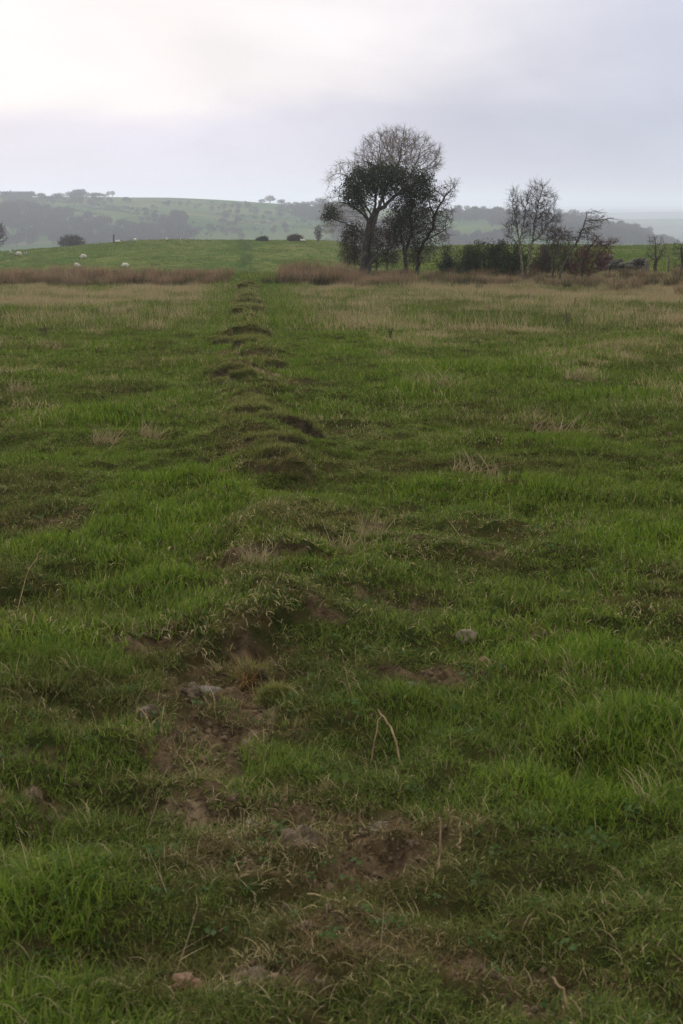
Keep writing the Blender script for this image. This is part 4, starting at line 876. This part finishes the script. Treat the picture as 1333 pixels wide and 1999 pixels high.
# ------------------------------------------------------------------ rushes
def rush(n, rad, h0, h1, seed, w=.010, lean=.20, curl=.35): return blades(n, rad, h0, h1, w, lean, curl, np.random.default_rng(seed), 3, .8, .2, 2.2)
RB = [bmesh_('rush', rush(70, .20, .45, .95, 200 + k, .013), M_rush) for k in range(4)] + [bmesh_('rush', rush(70, .22, .40, .85, 210 + k, .014, .26), M_rushgreen) for k in range(2)]
def rushbed(name, label, x0, x1, y0, y1, dens, hf, green, keep=None):
    n = int((x1 - x0) * (y1 - y0) * dens); x = rng.uniform(x0, x1, n); y = rng.uniform(y0, y1, n)
    m = rng.uniform(0, 1, n) < .75 + .6 * vn(x * .8, y * .8, 95)
    if keep is not None: m &= keep(x, y)
    x, y = x[m], y[m]; n = len(x); s = hf(x, y) * rng.uniform(.75, 1.2, n)
    idx = np.where(rng.uniform(0, 1, n) < green(x, y), 4 + rng.integers(0, 2, n), rng.integers(0, 4, n))
    o = scatter(name, np.stack([x, y, height(x, y)], 1), np.stack([rng.normal(0, .08, n), rng.normal(0, .08, n), rng.uniform(0, 6.28, n)], 1), np.stack([s * .5 + .5] * 2 + [s], 1), idx, np.stack([np.clip(.4 + .9 * vn(x * .6, y * .6, 121) + rng.normal(0, .2, n), 0, 1), np.clip(.25 + .9 * vn(x * .9, y * .7, 122) + rng.normal(0, .2, n), 0, 1), 0 * x], 1), RB)
    tag(o, label, 'rushes')
xl = float(xf(61))
rushbed('rushes', 'long bed of rusty brown rushes across the left end of the field', -24, xl - 1.0, 60.2, 66.5, 9, lambda x, y: .58 + .14 * vn(x * .5, y * .5, 96) + .20 * vn(x * 1.3, y * 1.1, 93), lambda x, y: .12 + .30 * sst(62.5, 60.5, y) , lambda x, y: (y > 60.9 + 1.1 * vn(x * .35, 3, 98) + .6 * vn(x * 1.4, 9, 98) + 1.6 * sst(-6.6, -5.2, x)))
rushbed('rushes', 'tall brown rushes between the turned furrow and the leaning tree', xl + 1.2, 3.2, 60.2, 68.0, 9, lambda x, y: .90 + .22 * vn(x * .5, y * .5, 97) + .22 * vn(x * 1.3, y * 1.1, 94) - .40 * sst(-1.4, -3.2, x) - .48 * sst(-.1, .9, x), lambda x, y: .18 + .30 * sst(62.3, 60.5, y), lambda x, y: y > 60.9 + .9 * vn(x * .4, 5, 99) + .6 * vn(x * 1.4, 4, 99))
rushbed('rushes', 'ragged brown and green rushes under the trees at right', 3.2, 20, 60.0, 66.5, 7, lambda x, y: .50 + .22 * vn(x * .5, y * .5, 97) + .16 * vn(x * 1.3, y, 92) + .04 * sst(9, 13, x), lambda x, y: .50 + .2 * vn(x * .4, y, 12), lambda x, y: (y > 60.6 + .8 * vn(x * .4, 7, 99)) & (vn(x * .45, y * .45, 33) > -.35))

# rush tussocks standing on their own
TM = [(bmesh_('blades', join(rush(150, .16, .30, .62, 231, .010, .42, .6), rush(60, .22, .2, .4, 232, .010, .7, .7)), M_rushgreen)), (bmesh_('blades', join(rush(150, .15, .35, .7, 233, .010, .40, .5), rush(60, .2, .2, .4, 234, .01, .7, .7)), M_rush))]
for u, v, k, s, lab in [(398, 553, 0, 1.0, 'dark green rush tussock at the right end of the left rush bed'), (420, 552, 0, .8, 'smaller dark rush tussock nearest the furrow on its left side'), (355, 556, 1, .8, 'brown rush tussock at the right end of the left rush bed'),
        (520, 556, 0, .8, 'dark rush tussock just right of the furrow end'), (548, 557, 0, 1.0, 'broad dark rush tussock in front of the tall brown rushes'), (640, 561, 0, .8, 'rush tussock in front of the tall brown rushes below the sapling'), (905, 560, 0, .9, 'green rush tussock on the grassy hump right of the trees'),
        (985, 556, 1, .8, 'brown rush tussock at the foot of the two stemmed bare tree'), (935, 566, 0, .6, 'small green rush tussock in front of the broad gorse bush'), (1105, 563, 0, .9, 'green rush tussock in front of the red bush'), (1152, 566, 0, 1.0, 'dark green rush tussock right below the red bush'),
        (1205, 572, 1, 1.2, 'tall rusty rush tussock in front of the stone wall'), (1240, 568, 1, 1.0, 'rusty rush tussock below the gatepost'), (1312, 562, 0, 1.2, 'dark rush tussock under the shrub at the right edge'), (1328, 578, 1, .9, 'brown rush tussock at the very right edge of the field'), (790, 566, 0, .8, 'dark rush tussock below the brown tree'), (700, 563, 1, .8, 'brown rush tussock below the leaning tree')]:
    x, y, z = gp(u, v); o = obj('rush_tussock', TM[k], None, None, (x, y, z)); o.scale = (s * 1.3, s * 1.3, s); o.rotation_euler = (0, 0, rng.uniform(0, 6)); tag(o, lab, 'rushes', 'rush tussocks at the field edge')

# pale dead grass tufts
DM = [bmesh_('blades', blades(170, .21, .10, .46, .008, .42, 1.1, np.random.default_rng(240 + k), 4), M_dry) for k in range(3)]
for u, v, s, sx, lab in [(862, 772, 1.0, 1.3, 'large pale dead grass tuft leaning in the middle of the field'), (812, 765, .7, 1, 'thin pale tuft left of the large pale tuft'), (1085, 845, .85, 1.3, 'wide straw coloured tuft with stalks at right of the field'), (1035, 825, .8, .6, 'upright straw stalks left of the wide straw tuft'), (1140, 750, .8, 1.5, 'faint pale tuft right of the field above the wide straw tuft'),
        (295, 862, .7, .9, 'pale tuft left of the furrow beside the vivid green tussock'), (205, 865, .6, .8, 'reddish dead stalks left of the vivid green tussock'), (788, 668, .8, 1, 'straw tuft in the far field below the brown tree'), (750, 700, .7, .8, 'small straw tuft below the far straw tuft'), (275, 635, .8, 1, 'pale tuft far left of the furrow near the rushes'),
        (940, 925, .8, 1.4, 'loose buff tuft in the right middle ground'), (722, 1050, .7, .5, 'bright straw spray sticking up right of the furrow'), (655, 1085, .55, 1.2, 'flattened straw tuft beside the bright straw spray'), (1290, 618, 1.1, 1.8, 'broad buff tuft at the far right of the field'), (960, 610, .9, 1.3, 'buff tuft in the far field below the gorse'), (1150, 610, .9, 1.6, 'buff grass tuft below the red bush'),
        (435, 665, .6, .5, 'few straw stalks on the left end of the wide arched sod'), (460, 600, .7, .6, 'straw stalks along the left side of the far furrow'), (60, 640, .9, 1.3, 'pale tuft far out at the left of the field'), (40, 770, .7, 1, 'pale stalks by the left edge of the field'), (500, 1140, .5, .8, 'golden tuft on the turned sod in the middle ground'), (1215, 700, .9, 1.2, 'pale drift of dead grass at right in the far field')]:
    x, y, z = gp(u, v); o = obj('dead_grass_tuft', DM[int(rng.integers(0, 3))], None, None, (x, y, z)); o.scale = (s * sx, s * sx, s * .66); o.rotation_euler = (rng.normal(0, .22), rng.normal(.25, .15), rng.uniform(-.9, .9)); tag(o, lab, 'dead grass', 'pale dead grass tufts')

# ------------------------------------------------------------------ turned sods along the furrow
def sod(u, v, wpx, hpx, label, seed, grassy=1.0, root=False):
    r = np.random.default_rng(seed); x, y, z = gp(u, v); s = math.hypot(y, EYE - z) / FPX; w = wpx * s / 2; h = hpx * s * .72
    z = hz(x, y - .03) - .02
    V, F = lump(r, w, max(.5 * w, h * .8), h, 4, .28); fr = -.22 * w
    V[:, 1] = np.where(V[:, 1] < fr, fr + (V[:, 1] - fr) * .12 + .25 * (h - V[:, 2]) * .35, V[:, 1]); V[:, 2] = np.maximum(V[:, 2], -.04)
    V = V + .10 * h * np.stack([fbm(V[:, 0] / w * 4 + seed, V[:, 2] / h * 3, 6, 3), fbm(V[:, 0] / w * 5, V[:, 2] / h * 4 + seed, 7, 3), fbm(V[:, 0] / w * 4, V[:, 1] / w * 4 + seed, 8, 3)], 1)
    o = empty('turf_sod', (x, y, z), label, 'turf', 'turned sods along the furrow')
    obj('soil', mesh('soil', V, tris=F), M_clod, o)
    a, b_, c = V[F[:, 0]], V[F[:, 1]], V[F[:, 2]]; nn_ = np.cross(b_ - a, c - a); ar = np.linalg.norm(nn_, axis=1); up = nn_[:, 2] / (ar + 1e-9)
    ok = (up > .2) & (a[:, 2] > .3 * h); pr = np.where(ok, ar, 0); k = int((110 if root else 420) * grassy * max(1, w / .2)); f = r.choice(len(F), k, p=pr / pr.sum())
    C = a[f] + (b_[f] - a[f]) * r.uniform(0, .6, (k, 1)) + (c[f] - a[f]) * r.uniform(0, .4, (k, 1))
    parts = []; bw = .0016 + .0003 * y
    B = blades(k * 5, .02 + .001 * y, .02, .06 + .001 * y, bw, .9, 1.4, r, 3); m_ = 8
    B[0][:] += np.repeat(np.repeat(C, 5, 0), m_, 0)
    obj('grass', bmesh_('grass', B, M_clodgrass), None, o)
    if root:
        B = blades(160, w * .6, .05, .14, .0025, 1.6, 1.3, r, 4); B[0][:, 1] -= .3 * w; B[0][:, 2] += h * .75
        obj('roots', bmesh_('roots', B, M_root), None, o)
M_root = grade_material('orange roots and moss', (.16, .085, .025), (.30, .20, .07), None, .3)
for i, q in enumerate([(472, 676, 100, 24, 'wide arched sod with dark underside across the furrow'), (503, 722, 52, 15, 'small sod right of the furrow between two bigger sods'), (450, 752, 76, 30, 'mossy brown sod heaped at the left of the furrow'), (476, 766, 46, 22, 'dark tilted sod against the mossy heaped sod'), (484, 802, 44, 18, 'dark sod below the tilted one in the furrow'),
        (494, 862, 92, 26, 'long arched sod with deep shadow in the nearer furrow'), (586, 838, 30, 14, 'small brown sod lying right of the furrow'), (500, 910, 60, 14, 'flat reddish sod just below the long arched sod'), (545, 1358, 64, 36, 'green topped sod at the edge of the bare soil'), (468, 624, 40, 12, 'low sod in the far furrow above the wide arched one'),
        (500, 597, 26, 9, 'dark sod at the right side of the far furrow'), (425, 672, 40, 14, 'brown clod at the left end of the wide arched sod'), (500, 618, 30, 9, 'low sod right side of the far furrow'), (672, 1030, 62, 14, 'low turned sod in the grass right of the furrow'), (340, 716, 44, 12, 'flat sod off to the left of the furrow')]): sod(*q, 300 + i)
rs = np.random.default_rng(77)
for i in range(46):
    y_ = 9.5 * (58 / 9.5) ** rs.uniform(0, 1); x_ = float(xf(y_)) + rs.normal(0, .16); z_ = float(base(np.array([x_]), np.array([y_]))[0]); u_, v_ = pix(x_, y_, z_)
    k_ = FPX / y_; sod(u_, v_, k_ * rs.uniform(.20, .55), k_ * rs.uniform(.07, .15), 'ragged little turf sod in the row lining the furrow', 500 + i)
sod(487, 1318, 66, 62, 'upright sod with hanging orange roots above the bare soil', 330, .8, True)

# ------------------------------------------------------------------ stones, clods and stalks
def stone(u, v, wpx, hpx, label, seed, mat=M_stone, name='stone', flat=False, cat='stone', rough=.2):
    r = np.random.default_rng(seed); x, y, z = gp(u, v); s = math.hypot(y, EYE - z) / FPX; w = wpx * s / 2; h = hpx * s / 2
    V, F = lump(r, w, w * .8, max(h, .3 * w), 4, rough, flat)
    V = V + .05 * w * np.stack([fbm(V[:, 0] / w * 4 + seed, V[:, 2] / w * 4, 6, 3)] * 3, 1)
    o = obj(name, mesh(name, V, tris=F), mat, None, (x, y + w * .3, z + max(h, .3 * w) * .12)); o.rotation_euler = (r.normal(0, .1), r.normal(0, .1), r.uniform(0, 6)); tag(o, label, cat)
stone(911, 1260, 44, 30, 'rounded tan stone half sunk in grass at right', 1)
stone(982, 1245, 26, 16, 'small tan stone just behind the rounded stone', 2)
stone(945, 1298, 24, 14, 'small reddish stone in front of the rounded stone', 3, M_stonered)
stone(800, 1335, 30, 22, 'grey stone in a bare hollow left of the rounded stone', 4, M_stonegrey)
stone(405, 1332, 56, 18, 'flat grey slab of stone at the top of the bare soil', 5, M_stonegrey, flat=True)
stone(480, 1412, 24, 20, 'small pale round stone lying on the bare soil', 6)
stone(203, 1445, 34, 44, 'brown tilted stone in the grass left of the bare soil', 7, M_stonered, flat=True)
stone(150, 1538, 24, 18, 'small orange stone in the grass at lower left', 8, M_stonered)
stone(102, 1582, 60, 34, 'brown lump of earth in the grass at lower left', 9, M_clod, 'earth_clod', cat='clod', rough=.4)
stone(362, 1945, 62, 44, 'reddish clod near the bottom edge left of centre', 10, M_stonered, 'earth_clod', cat='clod', rough=.4)
stone(497, 1590, 40, 20, 'whitish flat stone in the pale bare soil', 11, M_white, flat=True)
stone(463, 549, 9, 6, 'bright white stone at the far end of the furrow', 12, M_white)
stone(375, 1365, 46, 34, 'dark crumbly clod on the left of the bare soil', 13, M_clod, 'earth_clod', cat='clod', rough=.4)
stone(590, 1660, 70, 34, 'brown crumbly clod beside the pale bare soil', 14, M_clod, 'earth_clod', cat='clod', rough=.45)
stone(500, 1945, 80, 36, 'pale fibrous clod at the bottom edge of the meadow', 15, M_clod, 'earth_clod', cat='clod', rough=.45)
stone(745, 1620, 60, 30, 'dark clod right of the pale bare soil', 16, M_clod, 'earth_clod', cat='clod', rough=.45)
stone(560, 1765, 50, 24, 'small clod in the grass below the pale bare soil', 17, M_clod, 'earth_clod', cat='clod', rough=.45)
stone(290, 1420, 34, 22, 'pale brown clod between the tilted stone and bare soil', 18, M_clod, 'earth_clod', cat='clod', rough=.4)
def stalk(pts, label, r=.004, name='dead_stalk'):      # pixels of its foot and tip; lies or stands near its foot
    x, y, z = gp(*pts[0]); P = [np.array([x, y, z - .01])]
    for (u, v), dy in pts[1:]: P.append(at(u, v, y + dy))
    P = np.array(P); k = np.linspace(0, 1, len(P)); t = np.linspace(0, 1, 10); Q_ = np.stack([np.interp(t, k, P[:, i]) for i in range(3)], 1); Q_[1:-1] += np.random.default_rng(int(pts[0][0])).normal(0, .0018, (8, 3))
    rr = r * np.interp(t, [0, 1], [1, .6]); T = tubes(Q_[:-1], Q_[1:], rr[:-1], rr[1:], 6)
    tag(obj(name, bmesh_(name, (T[0] - P[0], T[1], T[2])), M_stalk, None, tuple(P[0])), label, 'stalk')
M_stalk = mottled('straw stalk', (.22, .155, .08), (.36, .27, .15), 20)
stalk([(788, 1468), ((765, 1425), .05), ((738, 1385), .1)], 'pale broken stalk slanting in the grass right of centre', .0042)
stalk([(722, 1452), ((735, 1420), 0), ((745, 1395), .02)], 'short stalk crossing the pale broken stalk', .0028)
stalk([(850, 1730), ((856, 1680), 0), ((860, 1600), 0)], 'left one of two upright thin stalks by the dark clod', .0035)
stalk([(896, 1690), ((897, 1640), 0), ((898, 1598), 0)], 'right one of two upright thin stalks by the dark clod', .0035)
stalk([(876, 1950), ((850, 1915), .03), ((820, 1885), .06)], 'thick pale stalk slanting near the bottom edge', .005)
stalk([(1120, 1975), ((1100, 1935), .03), ((1078, 1908), .05)], 'pale bent stalk at the lower right corner', .0045)
stalk([(445, 895), ((449, 884), 0), ((452, 874), 0)], 'short bright stub of straw beside the flat reddish sod', .012)
stalk([(725, 1770), ((660, 1758), .04), ((600, 1745), .08)], 'long thin stalk lying flat below the brown clod', .0035)
stalk([(205, 880), ((235, 845), .2), ((258, 820), .3)], 'thin stalk leaning in the left middle ground', .003)
stalk([(28, 1190), ((52, 1120), .2), ((82, 1070), .3)], 'long bent straw leaning at the left edge', .0018)
stalk([(345, 882), ((365, 885), .05), ((385, 892), .0)], 'grey twig lying in the grass left of the furrow', .007)
# dark dead weeds standing in the far field
def weed(u, v, h, label, seed):
    r = np.random.default_rng(seed); x, y, z = gp(u, v); P0 = np.zeros((9, 3)); P0[:, 2] = -.02; P1 = r.normal(0, .05, (9, 3)); P1[:, 2] = h * .75 * r.uniform(.6, 1, 9)
    T = tubes(P0, P1, np.full(9, .005), np.full(9, .003), 5); C = np.repeat(P1, 14, 0) * np.linspace(.6, 1.05, 14).reshape(1, -1).repeat(9, 0).reshape(-1, 1) + r.normal(0, .015, (126, 3))
    o = empty('dead_weed', (x, y, z), label, 'weed', 'dead weeds standing in the field'); obj('stems', bmesh_('stems', T), M_twigdark, o); obj('seed_heads', bmesh_('seed_heads', leaves(C[::2], .018, r), smooth=False), M_brownleaf, o)
for i, q in enumerate([(253, 622, .30, 'dark dead weed standing alone in the far left field'), (86, 664, .26, 'dark dead weed lower down at the far left'), (762, 668, .30, 'rusty dead weed beside the far straw tuft'), (180, 618, .24, 'dead weed left of the darkest weed'), (326, 622, .28, 'thin dead weed by the pale tuft near the rushes'), (1105, 640, .4, 'tall dead weed in the far right field'), (1120, 600, .4, 'dead weed below the rusty tussocks'), (1030, 590, .4, 'dead weed below the grey shrub')]): weed(*q, 400 + i)

# ------------------------------------------------------------------ haze
V, Q = boxv(-5400, 5400, -60, 9500, -90, 45)
o = obj('haze', mesh('haze', V, Q, smooth=False)); o['kind'] = 'stuff'; o['label'] = 'pale blue autumn haze filling the valley air'; o['category'] = 'haze'
b = NB('haze'); pv = b.n('ShaderNodeVolumePrincipled'); pv.inputs['Color'].default_value = (.80, .88, 1.0, 1); pv.inputs['Density'].default_value = .00034; pv.inputs['Anisotropy'].default_value = .35
b.l(pv.outputs[0], b.o.inputs['Volume']); o.data.materials.append(b.m)
